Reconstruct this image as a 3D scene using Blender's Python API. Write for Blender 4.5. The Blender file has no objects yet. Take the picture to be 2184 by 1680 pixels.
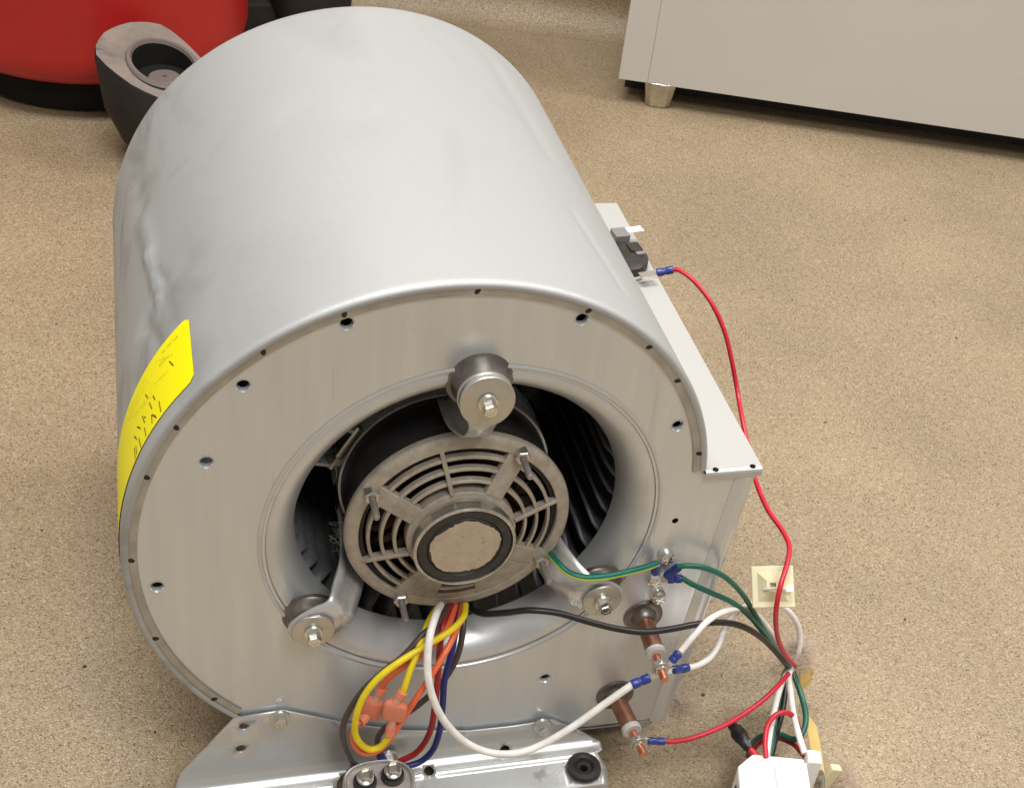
import bpy, bmesh, math, random
from mathutils import Vector, Matrix
from mathutils.geometry import delaunay_2d_cdt
random.seed(7)
scene = bpy.context.scene
COL = scene.collection
PI = math.pi
R_ = math.radians

# ------------------------------------------------------------------ camera
ZC = 0.232                                    # height of the fan axis above the floor
CAM = Vector((-0.17806, -0.61840, 0.595 + ZC))
RIGHT = Vector((0.96844637, -0.22749196, 0.10177937))
DOWN = Vector((-0.05959899, -0.60794019, -0.79174281))
FWD = Vector((0.24199090, 0.76069450, -0.60231576))
FPX, WPX, HPX = 2992.7, 2184.0, 1680.0
cam_data = bpy.data.cameras.new('camera')
cam = bpy.data.objects.new('camera', cam_data)
COL.objects.link(cam)
M = Matrix.Identity(4)
for i in range(3):
    M[i][0], M[i][1], M[i][2], M[i][3] = RIGHT[i], -DOWN[i], -FWD[i], CAM[i]
cam.matrix_world = M
cam_data.sensor_width = 36.0
cam_data.lens = FPX / WPX * 36.0
cam_data.clip_start = 0.02
cam_data.clip_end = 60
scene.camera = cam

# ------------------------------------------------------------------ room light (indoors: no sky, no sun)
world = bpy.data.worlds.new('World')
scene.world = world
world.use_nodes = True
bgn = world.node_tree.nodes['Background']
bgn.inputs[0].default_value = (1.0, 0.94, 0.87, 1)
bgn.inputs[1].default_value = 0.40

def area(name, loc, target, sx, sy, power, col):
    d = bpy.data.lights.new(name, 'AREA')
    d.shape = 'RECTANGLE'; d.size = sx; d.size_y = sy
    d.energy = power; d.color = col
    o = bpy.data.objects.new(name, d); COL.objects.link(o)
    o.location = loc
    o.rotation_euler = (Vector(target) - Vector(loc)).to_track_quat('-Z', 'Y').to_euler()
    return o
area('ceiling_lamp', (-0.35, 0.40, 2.6), (-0.35, 0.40, 0), 1.25, 0.65, 56, (1.0, 0.985, 0.955))
area('ceiling_lamp', (1.9, 0.35, 2.6), (1.9, 0.35, 0), 1.25, 0.65, 50, (1.0, 0.98, 0.945))
area('ceiling_lamp', (0.3, -1.3, 2.6), (0.3, -1.3, 0), 1.25, 0.65, 40, (1.0, 0.98, 0.945))

scene.view_settings.view_transform = 'Standard'
scene.view_settings.look = 'None'
scene.view_settings.gamma = 1.0
scene.view_settings.exposure = -0.08
scene.view_settings.use_curve_mapping = False
scene.render.engine = 'CYCLES'

# ------------------------------------------------------------------ placement helper: a point on a known plane
def at(px, py, Y=None, h=None):
    d = RIGHT * ((px - WPX / 2) / FPX) + DOWN * ((py - HPX / 2) / FPX) + FWD
    s = (Y - CAM.y) / d.y if Y is not None else (h - CAM.z) / d.z
    return CAM + d * s

# ------------------------------------------------------------------ materials
def mat(name, base, rough=0.5, metal=0.0, var=None, vscale=40, vstretch=(1, 1, 1), bump=0.0, bscale=300,
        rvar=0.0, spec=0.5, smudge=None, coat=0.0, trans=0.0):
    m = bpy.data.materials.new(name); m.use_nodes = True
    nt = m.node_tree; N = nt.nodes; L = nt.links
    b = N['Principled BSDF']
    b.inputs['Base Color'].default_value = (*base, 1)
    b.inputs['Roughness'].default_value = rough
    b.inputs['Metallic'].default_value = metal
    b.inputs['Specular IOR Level'].default_value = spec
    if coat: b.inputs['Coat Weight'].default_value = coat
    if trans:
        b.inputs['Subsurface Weight'].default_value = trans
        b.inputs['Subsurface Radius'].default_value = (0.004, 0.003, 0.002)
    tc = N.new('ShaderNodeTexCoord')
    mp = N.new('ShaderNodeMapping'); mp.inputs['Scale'].default_value = vstretch
    L.new(tc.outputs['Object'], mp.inputs[0])
    colout = None
    if var:
        n = N.new('ShaderNodeTexNoise'); n.inputs['Scale'].default_value = vscale
        n.inputs['Detail'].default_value = 5; n.inputs['Roughness'].default_value = 0.6
        L.new(mp.outputs[0], n.inputs[0])
        r = N.new('ShaderNodeValToRGB')
        r.color_ramp.elements[0].position = 0.32; r.color_ramp.elements[1].position = 0.68
        r.color_ramp.elements[0].color = (*var, 1); r.color_ramp.elements[1].color = (*base, 1)
        L.new(n.outputs[0], r.inputs[0]); colout = r.outputs[0]
        if rvar:
            mr = N.new('ShaderNodeMapRange')
            mr.inputs[1].default_value = 0.3; mr.inputs[2].default_value = 0.7
            mr.inputs[3].default_value = rough + rvar; mr.inputs[4].default_value = rough - rvar
            L.new(n.outputs[0], mr.inputs[0]); L.new(mr.outputs[0], b.inputs['Roughness'])
    if smudge:                                  # (colour, scale, threshold lo, hi)
        sc, ss, lo, hi = smudge
        n2 = N.new('ShaderNodeTexNoise'); n2.inputs['Scale'].default_value = ss
        n2.inputs['Detail'].default_value = 6; n2.inputs['Distortion'].default_value = 0.6
        L.new(mp.outputs[0], n2.inputs[0])
        mr2 = N.new('ShaderNodeMapRange'); mr2.inputs[1].default_value = lo; mr2.inputs[2].default_value = hi
        L.new(n2.outputs[0], mr2.inputs[0])
        mx = N.new('ShaderNodeMix'); mx.data_type = 'RGBA'
        L.new(mr2.outputs[0], mx.inputs[0])
        if colout: L.new(colout, mx.inputs[6])
        else: mx.inputs[6].default_value = (*base, 1)
        mx.inputs[7].default_value = (*sc, 1)
        colout = mx.outputs[2]
    if colout: L.new(colout, b.inputs['Base Color'])
    if bump:
        n3 = N.new('ShaderNodeTexNoise'); n3.inputs['Scale'].default_value = bscale
        n3.inputs['Detail'].default_value = 3
        L.new(mp.outputs[0], n3.inputs[0])
        bp = N.new('ShaderNodeBump'); bp.inputs['Strength'].default_value = bump; bp.inputs['Distance'].default_value = 0.001
        L.new(n3.outputs[0], bp.inputs['Height']); L.new(bp.outputs[0], b.inputs['Normal'])
    return m

def floor_material():
    m = bpy.data.materials.new('speckled_epoxy'); m.use_nodes = True
    nt = m.node_tree; N = nt.nodes; L = nt.links; b = N['Principled BSDF']
    tc = N.new('ShaderNodeTexCoord')
    nz = N.new('ShaderNodeTexNoise'); nz.inputs['Scale'].default_value = 160
    L.new(tc.outputs['Object'], nz.inputs[0])
    vm = N.new('ShaderNodeMix'); vm.data_type = 'RGBA'; vm.inputs[0].default_value = 0.004
    L.new(tc.outputs['Object'], vm.inputs[6]); L.new(nz.outputs['Color'], vm.inputs[7])
    v = N.new('ShaderNodeTexVoronoi'); v.inputs['Scale'].default_value = 900
    L.new(vm.outputs[2], v.inputs[0])
    sp = N.new('ShaderNodeSeparateColor'); L.new(v.outputs['Color'], sp.inputs[0])
    r = N.new('ShaderNodeValToRGB'); cr = r.color_ramp
    cr.interpolation = 'CONSTANT'
    stops = [(0.0, (0.175, 0.120, 0.068)), (0.06, (0.272, 0.197, 0.117)), (0.20, (0.325, 0.243, 0.149)),
             (0.46, (0.372, 0.284, 0.178)), (0.72, (0.412, 0.322, 0.207)), (0.93, (0.488, 0.402, 0.277))]
    cr.elements[0].position, cr.elements[0].color = stops[0][0], (*stops[0][1], 1)
    cr.elements[1].position, cr.elements[1].color = stops[1][0], (*stops[1][1], 1)
    for p, c in stops[2:]:
        e = cr.elements.new(p); e.color = (*c, 1)
    L.new(sp.outputs[0], r.inputs[0])
    # worn, slightly darker patches
    n2 = N.new('ShaderNodeTexNoise'); n2.inputs['Scale'].default_value = 5; n2.inputs['Detail'].default_value = 4
    L.new(tc.outputs['Object'], n2.inputs[0])
    mr = N.new('ShaderNodeMapRange'); mr.inputs[1].default_value = 0.35; mr.inputs[2].default_value = 0.7
    mr.inputs[3].default_value = 0.86; mr.inputs[4].default_value = 1.06
    L.new(n2.outputs[0], mr.inputs[0])
    mu = N.new('ShaderNodeMix'); mu.data_type = 'RGBA'; mu.blend_type = 'MULTIPLY'; mu.inputs[0].default_value = 1
    L.new(r.outputs[0], mu.inputs[6]); L.new(mr.outputs[0], mu.inputs[7])
    L.new(mu.outputs[2], b.inputs['Base Color'])
    b.inputs['Roughness'].default_value = 0.30
    b.inputs['Specular IOR Level'].default_value = 0.6
    # every grain stands at its own height and tilt
    mh = N.new('ShaderNodeMath'); mh.operation = 'SUBTRACT'
    L.new(sp.outputs[1], mh.inputs[0]); L.new(v.outputs['Distance'], mh.inputs[1])
    bp = N.new('ShaderNodeBump'); bp.inputs['Strength'].default_value = 0.5; bp.inputs['Distance'].default_value = 0.0007
    L.new(mh.outputs[0], bp.inputs['Height']); L.new(bp.outputs[0], b.inputs['Normal'])
    return m

MAT = {}
MAT['floor'] = floor_material()
MAT['drum'] = mat('galvanised_drum', (0.475, 0.488, 0.49), 0.57, 0.45, var=(0.452, 0.465, 0.468), vscale=260, bump=0.02, bscale=40,
                  rvar=0.05, smudge=((0.37, 0.38, 0.385), 10, 0.52, 0.92), vstretch=(1, 0.55, 1))
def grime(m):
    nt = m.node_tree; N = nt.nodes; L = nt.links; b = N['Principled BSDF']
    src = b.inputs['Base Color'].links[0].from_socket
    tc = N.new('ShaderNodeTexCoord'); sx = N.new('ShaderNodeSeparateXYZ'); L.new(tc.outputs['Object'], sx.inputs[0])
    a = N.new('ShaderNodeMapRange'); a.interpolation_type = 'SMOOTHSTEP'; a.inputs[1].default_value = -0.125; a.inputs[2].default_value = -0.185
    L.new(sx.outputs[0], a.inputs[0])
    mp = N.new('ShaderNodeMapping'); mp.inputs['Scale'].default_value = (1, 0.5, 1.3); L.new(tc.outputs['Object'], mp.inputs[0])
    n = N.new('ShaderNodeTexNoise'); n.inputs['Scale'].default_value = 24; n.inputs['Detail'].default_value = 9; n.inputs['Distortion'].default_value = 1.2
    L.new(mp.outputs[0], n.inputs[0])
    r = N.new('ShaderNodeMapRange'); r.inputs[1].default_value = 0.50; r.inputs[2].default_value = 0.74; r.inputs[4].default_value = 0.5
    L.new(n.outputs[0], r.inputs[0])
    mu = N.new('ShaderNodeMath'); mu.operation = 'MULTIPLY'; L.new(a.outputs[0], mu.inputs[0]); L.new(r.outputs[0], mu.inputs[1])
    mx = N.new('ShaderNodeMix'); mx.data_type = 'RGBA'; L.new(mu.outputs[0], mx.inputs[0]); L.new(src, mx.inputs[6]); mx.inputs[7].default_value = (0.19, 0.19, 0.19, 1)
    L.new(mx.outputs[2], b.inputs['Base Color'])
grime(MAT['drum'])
MAT['plate'] = mat('galvanised_plate', (0.71, 0.745, 0.765), 0.31, 0.58, var=(0.66, 0.69, 0.705), vscale=14, bump=0.03, bscale=45,
                   rvar=0.05, smudge=((0.50, 0.49, 0.46), 16, 0.66, 0.84), vstretch=(7, 1, 0.5))
MAT['rim'] = mat('galvanised_rim', (0.52, 0.53, 0.54), 0.36, 0.9, var=(0.40, 0.40, 0.40), vscale=60, bump=0.12, bscale=400, rvar=0.06)
MAT['venturi'] = mat('galvanised_inlet', (0.70, 0.725, 0.74), 0.36, 0.55, var=(0.60, 0.615, 0.625), vscale=30, bump=0.04, bscale=60, rvar=0.08)
MAT['bracket'] = mat('galvanised_bracket', (0.70, 0.715, 0.72), 0.31, 0.72, var=(0.63, 0.642, 0.642), vscale=30, bump=0.03, bscale=50, rvar=0.05,
                     smudge=((0.36, 0.34, 0.31), 30, 0.66, 0.8))
MAT['panel'] = mat('outlet_panel', (0.55, 0.55, 0.54), 0.45, 0.35, var=(0.52, 0.52, 0.51), vscale=10, rvar=0.04)
MAT['zinc'] = mat('zinc_arm', (0.80, 0.81, 0.81), 0.30, 0.5, var=(0.52, 0.52, 0.52), vscale=60, bump=0.1, bscale=250, rvar=0.07)
MAT['washer'] = mat('pale_washer', (0.62, 0.61, 0.56), 0.34, 0.85, var=(0.55, 0.54, 0.49), vscale=120, rvar=0.04)
MAT['bolt'] = mat('zinc_bolt', (0.80, 0.79, 0.75), 0.2, 1.0)
MAT['boss'] = mat('isolator_cup', (0.26, 0.235, 0.215), 0.36, 0.75, var=(0.15, 0.13, 0.115), vscale=90)
MAT['blade'] = mat('dark_blade', (0.21, 0.215, 0.225), 0.5, 0.25, var=(0.13, 0.132, 0.14), vscale=80)
MAT['shell'] = mat('motor_shell', (0.014, 0.0135, 0.018), 0.5, 0.0, spec=0.3, var=(0.03, 0.027, 0.025), vscale=70)
MAT['bell'] = mat('dusty_bell', (0.50, 0.445, 0.37), 0.6, 0.25, var=(0.35, 0.305, 0.245), vscale=110, bump=0.3, bscale=700)
MAT['winding'] = mat('winding', (0.10, 0.042, 0.022), 0.5, 0.3, var=(0.02, 0.014, 0.01), vscale=160, bump=0.5, bscale=500)
MAT['stud'] = mat('stud', (0.34, 0.30, 0.29), 0.45, 0.5)
MAT['dark'] = mat('dark_inside', (0.02, 0.018, 0.016), 0.8)
MAT['rubber'] = mat('black_rubber', (0.022, 0.02, 0.02), 0.5, var=(0.045, 0.04, 0.038), vscale=150)
MAT['cap_tan'] = mat('dusty_disc', (0.56, 0.47, 0.35), 0.75, 0.1, var=(0.47, 0.39, 0.285), vscale=140, bump=0.2, bscale=500,
                     smudge=((0.16, 0.125, 0.09), 330, 0.66, 0.78))
MAT['hub'] = mat('hub_ring', (0.78, 0.79, 0.76), 0.30, 0.95, var=(0.42, 0.41, 0.37), vscale=80)
MAT['copper'] = mat('copper_tube', (0.42, 0.19, 0.12), 0.38, 0.8, var=(0.27, 0.14, 0.10), vscale=110)
MAT['copper_tip'] = mat('copper_stud', (0.75, 0.30, 0.19), 0.3, 0.9)
MAT['ceramic'] = mat('ceramic', (0.62, 0.60, 0.57), 0.5)
MAT['yellow_label'] = mat('yellow_label', (0.95, 0.86, 0.0), 0.42, spec=0.3)
MAT['ink'] = mat('ink', (0.05, 0.045, 0.01), 0.6)
MAT['ink_faint'] = mat('faint_ink', (0.62, 0.56, 0.03), 0.6)
MAT['bakelite'] = mat('bakelite', (0.022, 0.020, 0.018), 0.45, spec=0.35, var=(0.045, 0.042, 0.038), vscale=120)
MAT['bakelite_grey'] = mat('grey_block', (0.21, 0.20, 0.19), 0.5)
for k, c in dict(w_red=(0.62, 0.02, 0.045), w_white=(0.93, 0.90, 0.86), w_black=(0.016, 0.014, 0.015), w_green=(0.012, 0.135, 0.095),
                 w_yellow=(0.86, 0.68, 0.012), w_orange=(0.86, 0.165, 0.06), w_brown=(0.075, 0.055, 0.047), w_mred=(0.36, 0.012, 0.02),
                 w_blue=(0.018, 0.026, 0.19), w_ylgreen=(0.70, 0.78, 0.06), w_gground=(0.0, 0.17, 0.12)).items():
    MAT[k] = mat(k, c, 0.36, spec=0.5, var=tuple(v * 0.8 for v in c), vscale=120)
MAT['blue_term'] = mat('blue_crimp', (0.022, 0.042, 0.24), 0.26, spec=0.6)
MAT['pink_term'] = mat('pink_connector', (0.74, 0.24, 0.15), 0.35, spec=0.5, trans=0.15)
MAT['pink_clear'] = mat('pink_sleeve', (0.66, 0.34, 0.24), 0.3, spec=0.5, trans=0.2)
MAT['ivory'] = mat('ivory_plastic', (0.76, 0.70, 0.46), 0.4, trans=0.2)
MAT['yellowed'] = mat('yellowed_plastic', (0.62, 0.44, 0.14), 0.42, trans=0.15)
MAT['nylon'] = mat('white_nylon', (0.92, 0.915, 0.905), 0.36, trans=0.1)
MAT['tie'] = mat('clear_tie', (0.80, 0.77, 0.70), 0.3, trans=0.2)
MAT['steel'] = mat('spring_steel', (0.55, 0.52, 0.46), 0.25, 1.0)
MAT['cap_top'] = mat('capacitor_top', (0.72, 0.69, 0.66), 0.40, 0.6, var=(0.46, 0.42, 0.39), vscale=70, rvar=0.08)
MAT['tin'] = mat('tinned_spade', (0.70, 0.68, 0.63), 0.28, 1.0)
MAT['cabinet'] = mat('cabinet_enamel', (0.665, 0.65, 0.63), 0.40, 0.25, var=(0.63, 0.615, 0.595), vscale=3, vstretch=(1, 1, 1), rvar=0.03,
                     smudge=((0.55, 0.51, 0.46), 14, 0.70, 0.80))
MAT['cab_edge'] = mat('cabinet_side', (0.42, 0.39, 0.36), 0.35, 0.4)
MAT['cab_under'] = mat('cabinet_underside', (0.03, 0.028, 0.025), 0.7)  # near-black; the shade under the cabinet is put into this colour
MAT['foot'] = mat('steel_foot', (0.62, 0.58, 0.52), 0.22, 1.0, var=(0.45, 0.42, 0.37), vscale=50)
MAT['vac_red'] = mat('red_tank', (0.47, 0.016, 0.014), 0.42, var=(0.41, 0.014, 0.012), vscale=12, bump=0.04, bscale=120)
MAT['vac_shade_black'] = mat('shaded_black', (0.008, 0.007, 0.006), 0.8, spec=0.2)  # near-black; shade below the tank and inside the caster recess put into colour
MAT['caster'] = mat('grey_caster', (0.018, 0.0155, 0.0155), 0.6, var=(0.03, 0.026, 0.025), vscale=30, spec=0.3)
MAT['caster_dust'] = mat('dusty_caster_top', (0.23, 0.19, 0.16), 0.8, var=(0.155, 0.128, 0.11), vscale=30, smudge=((0.085, 0.07, 0.075), 20, 0.57, 0.63))
MAT['caster_disc'] = mat('caster_disc', (0.14, 0.115, 0.105), 0.6)
MAT['lint'] = mat('lint', (0.68, 0.57, 0.47), 0.9)

# ------------------------------------------------------------------ mesh collecting
WO = {}
class MB:
    def __init__(s): s.v, s.f, s.mi = [], [], []
    def add(s, vs, fs, mi=0):
        o = len(s.v); s.v += [Vector(p) for p in vs]
        for f in fs: s.f.append([i + o for i in f]); s.mi.append(mi)
        return s
    def box(s, c, sx, sy, sz, mtx=None, mi=0):
        vs = [Vector((x * sx / 2, y * sy / 2, z * sz / 2)) for x in (-1, 1) for y in (-1, 1) for z in (-1, 1)]
        if mtx: vs = [mtx @ v for v in vs]
        vs = [v + Vector(c) for v in vs]
        return s.add(vs, [(0, 1, 3, 2), (4, 6, 7, 5), (0, 4, 5, 1), (2, 3, 7, 6), (0, 2, 6, 4), (1, 5, 7, 3)], mi)
    def lathe(s, prof, c, n=48, axis='Y', a0=0, a1=2 * PI, mi=0):
        # prof: (r, along) ; axis Y: along = +Y ; axis Z: along = +Z
        full = abs(a1 - a0 - 2 * PI) < 1e-6
        m = n if full else n + 1
        vs = []
        for k in range(m):
            a = a0 + (a1 - a0) * k / n
            for r, t in prof:
                vs.append(Vector((r * math.cos(a), t, r * math.sin(a))) + Vector(c) if axis == 'Y'
                          else Vector((r * math.cos(a), r * math.sin(a), t)) + Vector(c))
        q = len(prof); fs = []
        for k in range(n):
            k2 = (k + 1) % m
            for j in range(q - 1):
                f = (k * q + j, k * q + j + 1, k2 * q + j + 1, k2 * q + j)
                fs.append(f if axis == 'Y' else f[::-1])
        return s.add(vs, fs, mi)
    def prism(s, poly, axis0, axis1, up, base, h, mi=0):
        n = len(poly)
        lo = [base + axis0 * x + axis1 * y for x, y in poly]; hi = [p + up * h for p in lo]
        fs = [tuple(range(n))[::-1], tuple(range(n, 2 * n))] + [(i, (i + 1) % n, n + (i + 1) % n, n + i) for i in range(n)]
        return s.add(lo + hi, fs, mi)
    def tube(s, pts, r, n=10, mi=0, cap=True, split=None, r1=None):
        pts = [Vector(p) for p in pts]
        T = []
        for i in range(len(pts)):
            a = pts[max(0, i - 1)]; b = pts[min(len(pts) - 1, i + 1)]; T.append((b - a).normalized())
        up = Vector((0, 0, 1)) if abs(T[0].z) < 0.9 else Vector((0, 1, 0))
        nrm = (up - T[0] * up.dot(T[0])).normalized()
        vs = []
        for i, p in enumerate(pts):
            nrm = (nrm - T[i] * nrm.dot(T[i])).normalized(); bi = T[i].cross(nrm)
            rr = r if r1 is None else r + (r1 - r) * i / (len(pts) - 1)
            for k in range(n):
                a = 2 * PI * k / n; vs.append(p + (nrm * math.cos(a) + bi * math.sin(a)) * rr)
        o = len(s.v); s.v += vs
        for i in range(len(pts) - 1):
            for k in range(n):
                k2 = (k + 1) % n
                s.f.append([o + i * n + k, o + i * n + k2, o + (i + 1) * n + k2, o + (i + 1) * n + k])
                s.mi.append(split(k / n) if split else mi)
        if cap:
            s.f.append([o + k for k in range(n)][::-1]); s.mi.append(mi)
            e = o + (len(pts) - 1) * n
            s.f.append([e + k for k in range(n)]); s.mi.append(mi)
        return s
    def build(s, name, m, parent=None, origin=None, smooth=True, sharp=35, bevel=0, solid=0):
        og = Vector(origin) if origin is not None else (WO[parent] if parent else Vector((0, 0, 0)))
        me = bpy.data.meshes.new(name)
        me.from_pydata([v - og for v in s.v], [], s.f)
        for mm in (m if isinstance(m, (list, tuple)) else [m]): me.materials.append(MAT[mm])
        for p, i in zip(me.polygons, s.mi): p.material_index = i
        me.update()
        bm = bmesh.new(); bm.from_mesh(me); bmesh.ops.recalc_face_normals(bm, faces=bm.faces); bm.to_mesh(me); bm.free()
        if smooth:
            me.shade_smooth(); me.set_sharp_from_angle(angle=R_(sharp))
        o = bpy.data.objects.new(name, me); COL.objects.link(o)
        put(o, parent, og)
        if solid:
            md = o.modifiers.new('thick', 'SOLIDIFY'); md.thickness = solid; md.offset = -1
        if bevel:
            md = o.modifiers.new('edge', 'BEVEL'); md.width = bevel; md.segments = 2; md.limit_method = 'ANGLE'; md.angle_limit = R_(40)
        return o
def put(o, parent, og):
    og = Vector(og); WO[o] = og
    if parent:
        o.parent = parent; o.location = og - WO[parent]
    else: o.location = og
def tag(o, label, cat, group=None, kind=None):
    o['label'] = label; o['category'] = cat
    if group: o['group'] = group
    if kind: o['kind'] = kind
    return o
def structure(o): o['kind'] = 'structure'; return o
def thing(name, label, cat, loc, group=None):
    o = bpy.data.objects.new(name, None); o.empty_display_size = 0.02; COL.objects.link(o)
    put(o, None, loc); return tag(o, label, cat, group)
def inst(src, name, parent, loc, rot=(0, 0, 0), m=None):
    o = bpy.data.objects.new(name, src.data if hasattr(src, 'data') else src); COL.objects.link(o)
    put(o, parent, loc); o.rotation_euler = rot; return o
def mesh_only(mb, name, m, sharp=35):
    me = bpy.data.meshes.new(name); me.from_pydata([tuple(v) for v in mb.v], [], mb.f)
    for mm in (m if isinstance(m, (list, tuple)) else [m]): me.materials.append(MAT[mm])
    for p, i in zip(me.polygons, mb.mi): p.material_index = i
    bm = bmesh.new(); bm.from_mesh(me); bmesh.ops.recalc_face_normals(bm, faces=bm.faces); bm.to_mesh(me); bm.free()
    me.shade_smooth(); me.set_sharp_from_angle(angle=R_(sharp)); return me
def spline(pts, k=8):
    pts = [Vector(p) for p in pts]; P = [2 * pts[0] - pts[1]] + pts + [2 * pts[-1] - pts[-2]]; out = []
    for i in range(1, len(P) - 2):
        a, b, c, d = P[i - 1:i + 3]
        for j in range(k):
            t = j / k
            out.append(0.5 * ((2 * b) + (c - a) * t + (2 * a - 5 * b + 4 * c - d) * t * t + (3 * b - a - 3 * c + d) * t ** 3))
    out.append(pts[-1]); return out
def circle2(cx, cy, r, n=20, ry=None, ph=0):
    return [(cx + r * math.cos(2 * PI * k / n + ph), cy + (ry or r) * math.sin(2 * PI * k / n + ph)) for k in range(n)]
def inside(p, poly):
    x, y = p; c = False; n = len(poly); j = n - 1
    for i in range(n):
        xi, yi = poly[i]; xj, yj = poly[j]
        if (yi > y) != (yj > y) and x < (xj - xi) * (y - yi) / (yj - yi) + xi: c = not c
        j = i
    return c
def sheet(outline, holes, extra=()):
    """triangulated flat sheet with real holes -> (points2d, triangles)"""
    vs, es = [], []
    for lp in [outline] + list(holes):
        o = len(vs); vs += [Vector(p) for p in lp]; es += [(o + i, o + (i + 1) % len(lp)) for i in range(len(lp))]
    vs += [Vector(p) for p in extra]
    v, e, f, _, _, _ = delaunay_2d_cdt(vs, es, [], 0, 1e-7)
    out = []
    for t in f:
        c = sum((v[i] for i in t), Vector((0, 0))) / len(t)
        if inside(c, outline) and not any(inside(c, h) for h in holes): out.append(tuple(t))
    return v, out

# ================================================================== SETTING
# floor
fb = MB(); fb.add([(-4, -4, 0), (5, -4, 0), (5, 4, 0), (-4, 4, 0)], [(0, 1, 2, 3)])
structure(fb.build('floor', 'floor', smooth=False))
# wall with a coved base of the same speckled coating
wa = Vector((0.5098, 1.2482, 0)); wdir = Vector((math.cos(R_(-16.6)), math.sin(R_(-16.6)), 0)); wn = Vector((-wdir.y, wdir.x, 0))
prof = [(-0.004, 0.0002)] + [(0.045 * math.sin(t * PI / 24), 0.0003 + 0.045 * (1 - math.cos(t * PI / 24))) for t in range(13)] + [(0.0455, 0.10), (0.0455, 2.6)]
cv = MB(); vs = []
for u in (-3.5, 0, 1.5, 4):
    for d, z in prof: vs.append(wa + wdir * u + wn * d + Vector((0, 0, z)))
q = len(prof); cv.add(vs, [(k * q + j, (k + 1) * q + j, (k + 1) * q + j + 1, k * q + j + 1) for k in range(3) for j in range(q - 1)])
structure(cv.build('wall', 'floor'))

# ================================================================== CABINET (upper right)
cx = Vector((math.cos(R_(-20.27)), math.sin(R_(-20.27)), 0)); cyv = Vector((-cx.y, cx.x, 0)); UZ = Vector((0, 0, 1))
c0 = Vector((0.4465, 1.0530, 0))
cab = thing('cabinet', 'pale grey enamelled metal cabinet standing on short shiny steel feet', 'cabinet', c0)
CM = Matrix((cx, cyv, UZ)).transposed()
def cbox(name, m, x0, x1, y0, y1, z0, z1, bevel=0.0015):
    b = MB(); b.box(c0 + cx * (x0 + x1) / 2 + cyv * (y0 + y1) / 2 + UZ * (z0 + z1) / 2, x1 - x0, y1 - y0, z1 - z0, CM.to_3x3())
    return b.build(name, m, cab, smooth=False, bevel=bevel)
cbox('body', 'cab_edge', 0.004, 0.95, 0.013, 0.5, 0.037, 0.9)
cbox('stile', 'cabinet', 0.0, 0.0395, 0.0, 0.012, 0.035, 0.9, 0.0007)
cbox('front_panel', 'cabinet', 0.0397, 0.954, 0.0, 0.012, 0.035, 0.9, 0.0007)
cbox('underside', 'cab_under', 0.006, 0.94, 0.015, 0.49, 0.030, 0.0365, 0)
cbox('under_shade', 'cab_under', 0.010, 0.93, 0.056, 0.48, 0.0, 0.0298, 0)  # dark box added to stand in for the shadow strip below
for fx in (0.058, 0.86):
    b = MB()
    tp = [(-0.021, -0.020), (0.021, -0.020), (0.023, 0.022), (-0.023, 0.022)]
    rows = [(0.0, 0.78, 0), (0.004, 0.84, 0), (0.03, 1.0, 0.004), (0.036, 1.0, 0.004)]
    vs = []
    for z, s_, off in rows:
        for x, y in [(-0.021, -0.014), (-0.012, -0.021), (0.012, -0.021), (0.021, -0.014), (0.021, 0.02), (-0.021, 0.02)]:
            vs.append(c0 + cx * (fx + x * s_) + cyv * (0.020 + y * s_) + UZ * z)
    fs = [tuple(range(6))[::-1], tuple(range(18, 24))] + [(r * 6 + i, r * 6 + (i + 1) % 6, r * 6 + 6 + (i + 1) % 6, r * 6 + 6 + i) for r in range(3) for i in range(6)]
    b.add(vs, fs).build('foot', 'foot', cab, sharp=25, bevel=0.0012)

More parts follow.
